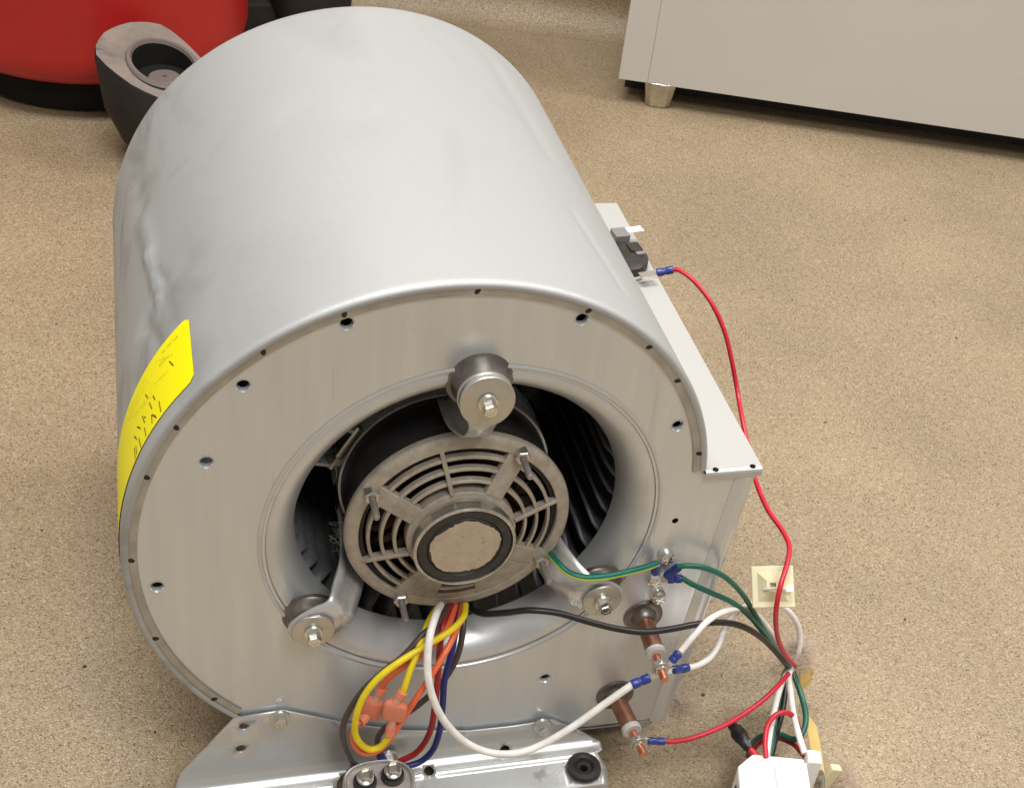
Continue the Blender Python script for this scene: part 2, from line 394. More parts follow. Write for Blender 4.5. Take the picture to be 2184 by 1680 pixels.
# ================================================================== RED VACUUM (upper left)
vc = Vector((-0.2355, 1.2054, 0))
vac = thing('floor_vacuum', 'red round floor vacuum tank with dark grey caster housings', 'vacuum', vc)
b = MB(); b.lathe([(0.0, 0.046), (0.178, 0.046), (0.190, 0.049), (0.197, 0.056), (0.2, 0.068), (0.2, 0.085), (0.201, 0.2), (0.203, 0.42), (0.19, 0.45), (0.0, 0.46)], vc, 96, 'Z')
b.build('tank', 'vac_red', vac)
b = MB(); b.lathe([(0.0, 0.003), (0.166, 0.003), (0.170, 0.006), (0.170, 0.0455), (0.0, 0.0458)], vc, 72, 'Z'); b.build('base', 'vac_shade_black', vac)  # recessed base, near-black to carry the shade under the tank
def caster(ang, dist, top, dusty, rot=0):
    d = Vector((math.cos(R_(ang)), math.sin(R_(ang)), 0)); c = vc + d * dist
    d = Vector((math.cos(R_(ang + rot)), math.sin(R_(ang + rot)), 0)); t = Vector((-d.y, d.x, 0))
    poly = [(-0.036, -0.064), (-0.060, -0.030), (-0.063, 0.010), (-0.048, 0.044), (-0.010, 0.050), (0.030, 0.048), (0.056, 0.034), (0.064, 0.0), (0.056, -0.034), (0.020, -0.056)]
    out = []
    for i in range(len(poly)):                       # rounded outline
        a, b_, c_ = Vector(poly[i - 1]), Vector(poly[i]), Vector(poly[(i + 1) % len(poly)])
        out += [tuple(b_.lerp(a, 0.36)), tuple(b_.lerp(a, 0.17).lerp(b_.lerp(c_, 0.17), 0.5)), tuple(b_.lerp(c_, 0.36))]
    hole = circle2(0.008, 0, 0.035, 32)
    v, f = sheet(out, [hole])
    zt = lambda x, y: top - 0.36 * (x + 0.08)
    P = lambda x, y, z: c + d * x + t * y + UZ * z
    m = MB(); m.add([P(x, y, zt(x, y)) for x, y in v], f, 1)
    n = len(out)
    ring = []
    for z, s_ in ((None, 1.0), (-0.005, 1.03), (0.50, 0.94), (0.14, 0.66)):
        ring.append([P(x * s_, y * s_, zt(x, y) if z is None else (zt(x, y) + z if z < 0 else (0.004 + z * (zt(x, y) - 0.004))) ) for x, y in out])
    allv = [p for r in ring for p in r]
    m.add(allv, [(r * n + i, r * n + (i + 1) % n, (r + 1) * n + (i + 1) % n, (r + 1) * n + i) for r in range(3) for i in range(n)])
    o = m.build('caster_housing', ['caster', 'caster_dust' if dusty else 'caster'], vac, sharp=50)
    m = MB(); rd = (c - vc).normalized(); m.box(c - rd * 0.075 + UZ * 0.05, 0.09, 0.04, 0.05, Matrix((rd, Vector((-rd.y, rd.x, 0)), UZ)).transposed()); m.build('neck', 'caster', o, smooth=False, bevel=0.006)
    nh = len(hole)
    m = MB()
    rr = [(1.22, 0.0012), (1.16, 0.004), (1.04, 0.004), (1.0, 0.0)]
    m.add([P(0.008 + (x - 0.008) * s_, y * s_, zt(x, y) + z) for s_, z in rr for x, y in hole],
          [(r * nh + i, r * nh + (i + 1) % nh, (r + 1) * nh + (i + 1) % nh, (r + 1) * nh + i) for r in range(3) for i in range(nh)])
    m.build('recess_lip', 'caster_disc', o)
    m = MB()
    rr = [(1.0, 0.0), (0.96, -0.018), (0.5, -0.022), (0.05, -0.022)]
    m.add([P(0.008 + (x - 0.008) * s_, y * s_, zt(0.008, 0) + (zt(x, y) - zt(0.008, 0)) * (1 if s_ == 1 else 0.3) + z) for s_, z in rr for x, y in hole],
          [(r * nh + i, r * nh + (i + 1) % nh, (r + 1) * nh + (i + 1) % nh, (r + 1) * nh + i) for r in range(3) for i in range(nh)] + [tuple(range(3 * nh, 4 * nh))])
    m.build('recess', 'vac_shade_black', o)  # near-black lining carries the shade inside the recess
    m = MB(); m.lathe([(0.0, 0.0), (0.0025, 0.0), (0.003, 0.0025), (0.017, 0.0025), (0.0185, 0.001), (0.0185, -0.01), (0.0, -0.01)], P(0.008, 0, zt(0.008, 0) - 0.016), 28, 'Z')
    m.build('stem_disc', 'caster_disc', o)
caster(-74.5, 0.290, 0.150, True, 22)
caster(6, 0.285, 0.165, False)

# ================================================================== FURNACE BLOWER
AX = Vector((0, 0, ZC))
blower = thing('furnace_blower', 'galvanised furnace blower drum with motor in its round front inlet', 'blower', (0, 0.15, 0))
DEPTH = 0.372
TH = [13.6, 32, 54, 73, 92, 115, 130, 150, 170, 190, 227, 270]
RR = [.1572, .164, .1727, .1795, .1855, .1925, .1975, .2035, .2065, .2078, .2100, .2103]
def rad(th):                                     # scroll radius, smooth through the table
    th = max(TH[0], min(TH[-1], th))
    i = max(j for j in range(len(TH)) if TH[j] <= th); i = min(i, len(TH) - 2)
    def sl(j):
        if j <= 0: return (RR[1] - RR[0]) / (TH[1] - TH[0])
        if j >= len(TH) - 1: return 0
        return (RR[j + 1] - RR[j - 1]) / (TH[j + 1] - TH[j - 1])
    h = TH[i + 1] - TH[i]; t = (th - TH[i]) / h
    return ((2 * t ** 3 - 3 * t * t + 1) * RR[i] + (t ** 3 - 2 * t * t + t) * h * sl(i) + (-2 * t ** 3 + 3 * t * t) * RR[i + 1] + (t ** 3 - t * t) * h * sl(i + 1))
def scroll(th, off=0.0):
    r = rad(th) + off; a = R_(th); return (r * math.cos(a), r * math.sin(a))
ZBOT = -0.2103
def P3(x, y, z): return Vector((x, y, z + ZC))

def drum_hit(px, py):                            # where the line through a picture point meets the drum
    d = at(px, py, Y=0.5) - CAM
    for k in range(2000, 9000):
        p = CAM + d * (k / 7000.0)
        if p.y < -0.02: continue
        th = math.degrees(math.atan2(p.z - ZC, p.x)) % 360
        if math.hypot(p.x, p.z - ZC) <= rad(th): return th, p.y
    return None
# --- drum wrap with dents
creases = [((318, 545), (335, 640), 0.0026, 0.0035), ((345, 600), (300, 700), -0.0024, 0.006), ((300, 470), (322, 545), 0.0022, 0.007),
           ((310, 690), (345, 745), -0.0022, 0.004), ((395, 560), (350, 640), -0.0016, 0.012), ((285, 350), (300, 440), -0.0018, 0.010),
           ((1225, 455), (1330, 620), -0.0012, 0.004), ((640, 240), (760, 260), -0.0010, 0.02), ((1050, 130), (1170, 330), -0.0012, 0.010)]
seg = []
for a, b_, amp, w in creases:
    ha, hb = drum_hit(*a), drum_hit(*b_)
    if ha and hb: seg.append((Vector((R_(ha[0]) * 0.2, ha[1])), Vector((R_(hb[0]) * 0.2, hb[1])), amp, w))
def dent(th, y):
    p = Vector((R_(th) * 0.2, y)); s_ = 0
    for a, b_, amp, w in seg:
        ab = b_ - a; t = max(0, min(1, (p - a).dot(ab) / ab.length_squared)); dd = (p - a - ab * t).length
        s_ += amp * math.exp(-(dd / w) ** 2)
    return s_
m = MB(); ths = [13.6 + (270 - 13.6) * k / 260 for k in range(261)]
ys = [(-0.0022, -0.0050), (-0.0030, -0.0036), (-0.0028, -0.0018), (-0.0012, -0.0004), (0.001, 0.0)] + [(0.004 + (DEPTH - 0.008) * k / 90, 0.0) for k in range(91)] + [(DEPTH - 0.001, -0.0006), (DEPTH, -0.003)]
vs = []
for th in ths:
    for y, off in ys:
        x, z = scroll(th, off + (dent(th, y) if 0.004 < y < DEPTH - 0.004 else 0)); vs.append(P3(x, y, z))
q = len(ys)
for x in (0.06, 0.165):
    for y, off in ys: vs.append(P3(x, max(y, -0.0005), ZBOT - off * 0.3))
nth = len(ths) + 2
m.add(vs, [(k * q + j, k * q + j + 1, (k + 1) * q + j + 1, (k + 1) * q + j) for k in range(nth - 1) for j in range(q - 1)])
drum = m.build('drum_wrap', 'drum', blower, sharp=60)

# --- front side plate with real openings
screw_px = [(740, 691), (1242, 681), (519, 823), (440, 986), (335, 1251), (1446, 908), (1163, 1446)]
screws = [at(x, y, Y=0) for x, y in screw_px]
out2 = [scroll(th, -0.004) for th in ths[::2]] + [(0.06, ZBOT + 0.003), (0.168, ZBOT + 0.003), (0.1735, ZBOT + 0.045), (0.1795, -0.09), (0.1858, -0.01), (0.1885, 0.030), (0.1545, 0.0295)]
small = [at(x, y, Y=0) for x, y in ((1405, 1524), (1440, 1110))]
holes = [circle2(0, 0, 0.1235, 96)] + [circle2(p.x, p.z - ZC, 0.0042, 18) for p in screws] + [circle2(p.x, p.z - ZC, 0.0022, 12) for p in small]
v, f = sheet(out2, holes)
m = MB(); m.add([P3(x, 0.0, z) for x, z in v], f)
plate = m.build('side_plate', 'plate', blower, smooth=False)
rear2 = [scroll(th, -0.004) for th in ths[::2]] + [(0.06, ZBOT + 0.003), (0.150, ZBOT + 0.003), (0.150, 0.029)]
v, f = sheet(rear2, [circle2(0, 0, 0.12, 64)]); m = MB(); m.add([P3(x, DEPTH - 0.002, z) for x, z in v], f); m.build('rear_plate', 'plate', blower, smooth=False)
lipm = MB(); lipm.lathe([(0.0047, 0.0003), (0.0042, 0.0002), (0.0038, -0.0004), (0.0034, -0.0016), (0.0032, -0.0032)], (0, 0, 0), 20, 'Z')
lip_me = mesh_only(lipm, 'screw_hole', 'plate')
for p in screws: inst(lip_me, 'screw_hole', plate, (p.x, 0, p.z), (PI / 2, 0, 0))
# --- raised rim band and its crimp marks
m = MB(); vs = []; pr = [(-0.0040, -0.0014), (-0.0052, -0.0021), (-0.0085, -0.0019), (-0.0096, -0.0014), (-0.0100, 0.0003)]
tl = [13.6 + (226 - 13.6) * k / 200 for k in range(201)]
for th in tl:
    for off, y in pr: x, z = scroll(th, off); vs.append(P3(x, y, z))
q = len(pr); m.add(vs, [(k * q + j, (k + 1) * q + j, (k + 1) * q + j + 1, k * q + j + 1) for k in range(200) for j in range(q - 1)])
rim = m.build('rim_band', 'rim', blower)
cm = MB(); cm.lathe([(0.0, 0.00045), (0.0011, 0.0004), (0.0017, 0.0002), (0.0019, -0.0002)], (0, 0, 0), 14, 'Z')
cm.v = [Vector((p.x * 1.35, p.y * 0.85, p.z)) for p in cm.v]
crimp_me = mesh_only(cm, 'crimp_mark', 'dark')
for px, py in [(1020, 609), (730, 662), (556, 746), (376, 912), (312, 1018), (284, 1195), (333, 1361), (462, 1487), (1262, 653), (1393, 733), (1452, 808), (1490, 968)]:
    p = at(px, py, Y=-0.0022); a = math.atan2(p.z - ZC, p.x)
    rr_ = rad(math.degrees(a) % 360) - 0.0060
    inst(crimp_me, 'crimp_mark', rim, (rr_ * math.cos(a), -0.0021, ZC + rr_ * math.sin(a)), (PI / 2, -a + 0.5, 0))
# --- inlet bell mouth
m = MB(); m.lathe([(0.1280, -0.0002), (0.1268, -0.0008), (0.1259, -0.0010), (0.1252, -0.0004), (0.1247, 0.0010), (0.1240, 0.0012), (0.1232, 0.0004), (0.1215, -0.0002), (0.1185, 0.0000), (0.1150, 0.0016), (0.1115, 0.0046), (0.1080, 0.0090), (0.1055, 0.0140), (0.1040, 0.0195), (0.1036, 0.0235), (0.1048, 0.0250)], AX, 128, 'Y')
ring = m.build('inlet_ring', 'venturi', blower)
# --- outlet: flange along the right edge, top lip and cut-off panel
m = MB()
fl = [(0.1560, -0.0002), (0.1585, -0.0010), (0.1610, -0.0024), (0.1640, -0.0028), (0.1672, -0.0020), (0.1692, 0.0002), (0.170, 0.004), (0.170, 0.012)]
vs = []
for z, dx in ((ZBOT + 0.001, 0.0), (-0.13, 0.0062), (-0.05, 0.0125), (0.0325, 0.019)):
    for x, y in fl: vs.append(P3(x + dx, y, z))
q = len(fl); m.add(vs, [(k * q + j, (k + 1) * q + j, (k + 1) * q + j + 1, k * q + j + 1) for k in range(3) for j in range(q - 1)])
m.build('outlet_flange', 'plate', blower)
m = MB()                                          # unseen dark sheet added inside the outlet rim to block light
m.add([P3(0.150, 0.002, ZBOT + 0.001), P3(0.150, DEPTH - 0.003, ZBOT + 0.001), P3(0.168, 0.331, 0.0325), P3(0.168, 0.002, 0.0325)], [(0, 1, 2, 3)])
m.build('outlet_blocker', 'dark', blower, smooth=False, solid=0.001)
m = MB()
pp = [(0.0285, -0.003), (0.033, -0.0035), (0.0345, -0.003), (0.0352, -0.001)]
vs = [P3(0.152, y, z) for z, y in pp] + [P3(0.1905, y, z) for z, y in pp]
m.add(vs, [(j, j + 1, 5 + j, 4 + j) for j in range(3)])
vs = [(0.152, -0.001), (0.1905, -0.001), (0.1925, 0.3315), (0.150, 0.3325)]
m.add([P3(x, y, 0.0352) for x, y in vs] + [P3(x, y, 0.0335) for x, y in vs], [(0, 1, 2, 3), (1, 2, 6, 5), (2, 3, 7, 6), (4, 5, 6, 7)])
panel = m.build('outlet_panel', 'panel', blower, smooth=False)
m = MB(); m.add([P3(0.151, 0.3335, ZBOT), P3(0.170, 0.3335, ZBOT), P3(0.170, DEPTH - .003, ZBOT), P3(0.151, DEPTH - .003, ZBOT)], [(0, 1, 2, 3)])
for px, py in ((1527, 1002), (1606, 995)):
    p = at(px, py, Y=-0.004); inst(crimp_me, 'crimp_mark', panel, (p.x, -0.0037, p.z), (PI / 2, 0.6, 0))
# --- limit switch on the panel
s0 = at(1349, 548, h=0.272); s0.z = 0
sw = MB()
sz = ZC + 0.0354
sc_ = Vector((0.1675, 0.238, 0))
sw.lathe([(0.0, 0.0102), (0.012, 0.0102), (0.0185, 0.0098), (0.0202, 0.0085), (0.0205, 0.002), (0.0, 0.002)], sc_ + UZ * sz, 40, 'Z')
swo = sw.build('limit_switch', 'bakelite', blower)
b = MB(); b.lathe([(0.0, 0.0005), (0.0232, 0.0005), (0.0232, 0.0018), (0.0, 0.0018)], sc_ + UZ * sz, 40, 'Z'); b.build('mounting_flange', 'panel', swo)
def obox(c, sx, sy, sz_, rz, name, m_, par, bev=0.0006):
    b = MB(); b.box(c, sx, sy, sz_, Matrix.Rotation(rz, 3, 'Z')); return b.build(name, m_, par, smooth=False, bevel=bev)
obox(sc_ + Vector((0.006, 0.0265, sz + 0.0072)), 0.012, 0.013, 0.0130, 0.1, 'terminal_block', 'bakelite_grey', swo)
obox(sc_ + Vector((0.012, 0.008, sz + 0.0108)), 0.010, 0.012, 0.0022, 0.1, 'terminal_block', 'bakelite', swo)
obox(sc_ + Vector((0.014, -0.001, sz + 0.0108)), 0.007, 0.004, 0.0020, 0.1, 'terminal_block', 'bakelite_grey', swo, 0.0003)
obox(sc_ + Vector((0.019, 0.034, sz + 0.0105)), 0.016, 0.0075, 0.0009, 0.15, 'spade_terminal', 'nylon', swo, 0.0002)
obox(sc_ + Vector((0.0125, -0.026, sz + 0.0075)), 0.013, 0.008, 0.0012, 0.15, 'spade_terminal', 'tin', swo, 0.0002)

# --- mounting bracket under the housing: one bent sheet
PROF = [(-0.0032, -0.140), (-0.0032, -0.2015), (-0.0042, -0.2075), (-0.0072, -0.2125), (-0.0115, -0.2152), (-0.0150, -0.2162), (-0.0172, -0.2166), (-0.0182, -0.2182), (-0.0205, -0.2192), (-0.0400, -0.2208), (-0.0418, -0.2216), (-0.0422, -0.2255)]
SL = [0.0]
for i in range(1, len(PROF)): SL.append(SL[-1] + math.hypot(PROF[i][0] - PROF[i - 1][0], PROF[i][1] - PROF[i - 1][1]))
def prof_at(s_):
    if s_ <= 0: return PROF[0]
    for i in range(1, len(SL)):
        if s_ <= SL[i]:
            t = (s_ - SL[i - 1]) / (SL[i] - SL[i - 1]); return (PROF[i - 1][0] + (PROF[i][0] - PROF[i - 1][0]) * t, PROF[i - 1][1] + (PROF[i][1] - PROF[i - 1][1]) * t)
    return PROF[-1]
def br_hit(px, py):                              # picture point -> (x, s) on the bent sheet
    best = None
    for k in range(0, 1200):
        s_ = SL[-1] * k / 1200; y, z = prof_at(s_); p = at(px, py, Y=y); e = abs(p.z - ZC - z)
        if best is None or e < best[0]: best = (e, p.x, s_)
    return best[1], best[2]
top_px = [(385, 1650), (500, 1531), (605, 1515), (745, 1544), (860, 1558), (900, 1559), (1000, 1559), (1100, 1548), (1178, 1535), (1233, 1556), (1281, 1580)]
outl = [br_hit(*p) for p in top_px]
capx, capy = -0.0500, -0.0345                    # capacitor axis
xr = outl[-1][0]
send = SL[-2]
outl += [(xr + 0.0005, outl[-1][1] + 0.006), (xr - 0.004, SL[6]), (xr + 0.0, SL[8] + 0.009), (xr - 0.003, send), (capx + 0.027, send), (capx + 0.027, SL[8] - 0.002)]
for k in range(1, 12):
    a = PI * k / 12; outl.append((capx + 0.027 * math.cos(a), SL[8] - 0.004 - 0.014 * math.sin(a)))
outl += [(capx - 0.027, SL[8] - 0.002), (capx - 0.027, send), (-0.192, send), (outl[0][0] - 0.004, outl[0][1] + 0.012)]
hl = [br_hit(*p) for p in ((521, 1548), (514, 1596), (1077, 1599), (915, 1643))]
gx, gs = br_hit(1245, 1638)
bh = [circle2(x, s_, 0.0036, 18) for x, s_ in hl] + [circle2(gx, gs, 0.0072, 28)]
dens = []
for s_ in [SL[1] * 0.3, SL[1] * 0.6, SL[1] * 0.85, SL[1] * 0.97] + [SL[1] + (SL[6] - SL[1]) * k / 12 for k in range(13)] + SL[7:-1]:
    for k in range(60):
        x = -0.19 + 0.31 * k / 59
        if inside((x, s_), outl) and all(math.hypot(x - h_[0], s_ - h_[1]) > 0.0048 for h_ in hl) and math.hypot(x - gx, s_ - gs) > 0.009: dens.append((x, s_))
v, f = sheet(outl, bh, dens)
m = MB(); m.add([P3(x, *prof_at(s_)) for x, s_ in v], f)
brk = m.build('mounting_bracket', 'bracket', blower, sharp=50, solid=0.0014)
# front lip turned down
m = MB(); vs = []
for x in (capx + 0.027, xr - 0.003):
    vs += [P3(x, -0.0418, -0.2217), P3(x, -0.0424, -0.2255)]
m.add(vs, [(0, 1, 3, 2)]); m.build('bracket_lip', 'bracket', brk, smooth=False)
m = MB(); gy, gz = prof_at(gs)
m.lathe([(0.0028, -0.006), (0.003, 0.0005), (0.0055, 0.0010), (0.0068, 0.0035), (0.0088, 0.0045), (0.0118, 0.0035), (0.0125, 0.0010), (0.0118, 0.0002), (0.0070, 0.0), (0.0070, -0.005), (0.0115, -0.0055), (0.0115, -0.0112), (0.0, -0.0112)], P3(gx, gy, gz), 32, 'Z')
m.build('rubber_grommet', 'rubber', brk)
# bolts
def hexbolt(rw, rh, h):
    b = MB(); b.lathe([(0.0, 0), (rw, 0), (rw, 0.0012), (rw * 0.93, 0.0018), (0, 0.0018)], (0, 0, 0), 24, 'Z')
    b.lathe([(rh, 0.0015), (rh, h * 0.85), (rh * 0.88, h), (rh * 0.6, h), (rh * 0.55, h - 0.0006), (0, h - 0.0006)], (0, 0, 0), 6, 'Z'); return b
bolt_me = mesh_only(hexbolt(0.0068, 0.0046, 0.0068), 'hex_bolt', 'bolt', 20)
for px, py in ((598, 1535), (1158, 1551)):
    p = at(px, py, Y=-0.006); inst(bolt_me, 'hex_bolt', brk, (p.x, -0.0034, p.z), (PI / 2, 0.3, 0))
p = at(828, 1612, Y=-0.006); inst(bolt_me, 'hex_bolt', brk, (p.x, -0.0060, p.z), (PI / 2, 0.1, 0))

# --- blower wheel inside
wheel = MB(); wheel.lathe([(0.127, 0.036), (0.132, 0.034), (0.133, 0.042), (0.127, 0.044), (0.127, 0.036)], AX, 72, 'Y')
wh = wheel.build('blower_wheel', 'blade', blower)
m = MB(); m.lathe([(0.012, 0.186), (0.129, 0.186), (0.129, 0.188), (0.012, 0.188)], AX, 64, 'Y'); m.build('centre_plate', 'blade', wh)
bl = MB(); rows = []
for y, d in ((0.033, 1), (0.050, 0), (0.30, 0)):
    for k, (r, a) in enumerate(((0.1305, 0.0), (0.121, 0.0), (0.1125, 0.004), (0.1075, 0.026), (0.1035, 0.070))):
        rows.append((r * math.cos(a), y + ((0.006, 0, 0.001, 0.006, 0.014)[k] if d else 0), r * math.sin(a)))
bl.add(rows, [(j * 5 + k, j * 5 + k + 1, j * 5 + 6 + k, j * 5 + 5 + k) for j in range(2) for k in range(4)])
bl_me = mesh_only(bl, 'blade', 'blade')
for k in range(46):
    bo = inst(bl_me, 'blade', wh, AX, (0, 2 * PI * k / 46, 0))
    md = bo.modifiers.new('thick', 'SOLIDIFY'); md.thickness = 0.0022; md.offset = 0

# --- motor
MC = Vector((-0.0035, 0, ZC))
m = MB(); m.lathe([(0.060, 0.006), (0.0675, 0.0065), (0.0690, 0.009), (0.0690, 0.022), (0.0672, 0.024), (0.0672, 0.17), (0.06, 0.176), (0.0, 0.178)], MC, 96, 'Y')
motor = m.build('motor', 'shell', blower)
m = MB(); m.lathe([(0.0, 0.040), (0.066, 0.040)], MC, 48, 'Y'); m.build('dark_disc', 'dark', motor)  # plain dark disc behind the windings
m = MB()
for k in range(26):
    a = 2 * PI * k / 26; pr2 = [MC + Vector((math.cos(a) * r, y, math.sin(a) * r)) for r, y in ((0.058, 0.036), (0.055, 0.027), (0.047, 0.023), (0.038, 0.027), (0.035, 0.036))]
    m.tube(spline(pr2, 3), 0.0042, 6)
m.build('winding', 'winding', motor)
# end bell: cast grille
def yb(r): return 0.0045 - max(0, (0.0655 - r)) / 0.033 * 0.0085          # gently domed
bm_ = MB()
def polar(r0, r1, a0, a1, lift=0.0, thick=0.005, n=None, w=None):
    """block between two radii and two angles (functions of r allowed)"""
    n = n or max(2, int(abs(a1(r0) - a0(r0)) / 0.09) + 1)
    front, vs = [], []
    for i in range(n + 1):
        for r in (r0, r1):
            a = a0(r) + (a1(r) - a0(r)) * i / n
            for y in (yb(r) - lift, yb(r) + thick):
                vs.append(MC + Vector((r * math.cos(a), y, r * math.sin(a))))
    fs = []
    for i in range(n):
        o = i * 4; p = o + 4
        fs += [(o, p, p + 2, o + 2), (o + 1, o + 3, p + 3, p + 1), (o, o + 1, p + 1, p), (o + 2, p + 2, p + 3, o + 3)]
    fs += [(0, 2, 3, 1), (n * 4, n * 4 + 1, n * 4 + 3, n * 4 + 2)]
    bm_.add(vs, fs)
cst = lambda a: (lambda r: a)
bm_.lathe([(0.0630, 0.009), (0.0630, yb(0.0630)), (0.0634, yb(0.063) - 0.0008), (0.0645, yb(0.0645) - 0.0008), (0.0665, 0.0036), (0.0690, 0.0040), (0.0712, 0.0055), (0.0718, 0.0075), (0.0712, 0.011)], MC, 120, 'Y')
bm_.lathe([(0.0347, 0.004), (0.0346, yb(0.0346)), (0.0335, yb(0.0335)), (0.0305, yb(0.033) - 0.001), (0.028, 0.0)], MC, 80, 'Y')
studs = [R_(149), R_(59), R_(-31), R_(-121)]
hw = 0.0064
for a in studs:
    polar(0.0342, 0.0640, (lambda A: lambda r: A - math.asin(hw / r))(a), (lambda A: lambda r: A + math.asin(hw / r))(a), 0.0004, 0.005, 4)
bars = [(0.0561, 0.0583), (0.0482, 0.0504), (0.0403, 0.0425)]
for si in range(4):
    A0 = studs[si] ; A1 = A0 - PI / 2
    e0 = (lambda A: lambda r: A - math.asin(hw * 0.97 / r))(A0); e1 = (lambda A: lambda r: A + math.asin(hw * 0.97 / r))(A1)
    if si == 2:                                   # lower sector: mostly solid, two short slots
        c = (A0 + A1) / 2
        lo_, hi_ = cst(c + 0.02), cst(c - 0.42)
        for r0, r1 in [(0.034, 0.0460), (0.0502, 0.0533), (0.0575, 0.0640)]:
            polar(r0, r1, lo_, hi_, 0.0, 0.004)
        polar(0.0342, 0.0640, e0, cst(c + 0.02), 0.0, 0.004); polar(0.0342, 0.0640, cst(c - 0.42), e1, 0.0, 0.004)
        continue
    for r0, r1 in bars: polar(r0, r1, e0, e1, 0.0003 if r0 > .05 else 0.0, 0.0045)
    c = (A0 + A1) / 2 + (0.0 if si != 3 else 0.12)
    polar(0.0342, 0.0638, (lambda C_: lambda r: C_ + 0.0014 / r)(c), (lambda C_: lambda r: C_ - 0.0014 / r)(c), 0.0012, 0.005, 2)
bell = bm_.build('end_bell', 'bell', motor, sharp=40, bevel=0.0006)
# studs and nuts
sm = MB(); sm.lathe([(0.0, -0.002), (0.0050, -0.002), (0.0050, 0.0042), (0.0044, 0.005), (0.0024, 0.005)], (0, 0, 0), 6, 'Z')
nut_me = mesh_only(sm, 'nut', 'washer', 20)
sm = MB()
prs = [(0.0021, 0.003)]
for k in range(14): prs += [(0.0019, 0.0055 + k * 0.0011), (0.0022, 0.0060 + k * 0.0011)]
prs += [(0.0016, 0.0222), (0.0, 0.0222)]
sm.lathe(prs, (0, 0, 0), 12, 'Z'); stud_me = mesh_only(sm, 'stud', 'stud', 60)
for a in studs:
    loc = MC + Vector((0.0660 * math.cos(a), 0.0028, 0.0660 * math.sin(a)))
    inst(nut_me, 'nut', motor, loc, (PI / 2, a, 0)); inst(stud_me, 'stud', motor, loc, (PI / 2, 0, 0))
# hub
m = MB(); m.lathe([(0.0322, 0.004), (0.0322, -0.003), (0.0306, -0.0042), (0.0306, -0.0078), (0.0322, -0.0086), (0.0322, -0.0150), (0.0312, -0.0158), (0.0302, -0.0156), (0.0298, -0.0140)], MC, 80, 'Y'); m.build('hub_ring', 'hub', motor)
m = MB(); m.lathe([(0.0300, -0.0130), (0.0292, -0.0145), (0.0240, -0.0148), (0.0234, -0.0138), (0.0228, -0.0147), (0.0, -0.0148)], MC, 64, 'Y'); m.build('rubber_ring', 'rubber', motor)
m = MB(); n = 64; edge = []
for k in range(n):
    a = 2 * PI * k / n; r = 0.0213 + 0.0009 * math.sin(2 * a + 1) + 0.0006 * math.sin(5 * a) + random.uniform(-0.0006, 0.0005)
    edge.append((r * math.cos(a), r * math.sin(a)))
m.add([MC + Vector((x, -0.0153, z)) for x, z in edge] + [MC + Vector((x * 1.01, -0.0146, z * 1.01)) for x, z in edge], [tuple(range(n))] + [(i, (i + 1) % n, n + (i + 1) % n, n + i) for i in range(n)])
m.build('dust_disc', 'cap_tan', motor, smooth=False)
# band clamp round the motor with two ears and a bolt
m = MB(); m.lathe([(0.0676, 0.050), (0.0692, 0.050), (0.0692, 0.078), (0.0676, 0.078), (0.0676, 0.050)], MC, 90, 'Y')
band = m.build('band_clamp', 'zinc', blower)
for px, py, dx in ((765, 925, 1), (722, 985, -1)):
    p = at(px, py, Y=0.048); a = math.atan2(p.z - ZC, p.x - MC.x)
    d = Vector((math.cos(a), 0, math.sin(a))); t = Vector((-d.z, 0, d.x))
    pts = [MC + d * 0.069 + t * (-0.020 * dx) + Vector((0, 0.060, 0)), MC + d * 0.071 + t * (-0.010 * dx) + Vector((0, 0.058, 0)), MC + d * 0.076 + t * (-0.002 * dx) + Vector((0, 0.055, 0)), MC + d * 0.092 + Vector((0, 0.052, 0))]
    pts = spline(pts, 5)
    mm = MB()
    for p_ in pts: pass
    wv = Vector((0, 0.010, 0)); tk = t * 0.0012
    mm.add([x for p_ in pts for x in (p_ - wv - tk, p_ + wv - tk, p_ + wv + tk, p_ - wv + tk)],
           [(4 * i + j, 4 * i + (j + 1) % 4, 4 * i + 4 + (j + 1) % 4, 4 * i + 4 + j) for i in range(len(pts) - 1) for j in range(4)] + [(0, 1, 2, 3), tuple(4 * len(pts) - 4 + j for j in range(4))])
    mm.build('clamp_ear', 'zinc', band)
mm = MB(); a_, b_ = at(775, 900, Y=0.046), at(700, 1000, Y=0.046)
mm.tube([a_.lerp(b_, t) for t in (0.1, 0.5, 0.95)], 0.0026, 10); mm.tube([a_.lerp(b_, t) for t in (0.68, 0.82)], 0.0055, 6)
mm.build('clamp_bolt', 'tin', band, sharp=25)

# --- three motor arms with isolator cups, washers and bolts
wm = MB(); wm.lathe([(0.004, -0.0012), (0.0175, -0.0014), (0.0184, -0.0008), (0.0184, 0.0004), (0.0178, 0.0009), (0.004, 0.0011)], (0, 0, 0), 40, 'Z')
washer_me = mesh_only(wm, 'washer', 'washer')
wm2 = MB(); wm2.v = [Vector((p.x * 0.73, p.y * 0.73, p.z)) for p in wm.v]; wm2.f = wm.f; wm2.mi = wm.mi
washer_small = mesh_only(wm2, 'washer', 'washer')
wm3 = MB(); wm3.v = [Vector((p.x * 0.88, p.y * 0.88, p.z)) for p in wm.v]; wm3.f = wm.f; wm3.mi = wm.mi
washer_me = mesh_only(wm3, 'washer', 'washer')
ab_me = mesh_only(hexbolt(0.0060, 0.0044, 0.0085), 'arm_bolt', 'bolt', 20)
cupm = MB(); cupm.lathe([(0.0215, -0.0004), (0.0190, 0.0010), (0.0178, 0.0035), (0.0174, 0.009), (0.0162, 0.0135), (0.0130, 0.0152), (0.0, 0.0152)], (0, 0, 0), 40, 'Z')
cup_me = mesh_only(cupm, 'isolator_cup', 'boss')
AY = -0.0170
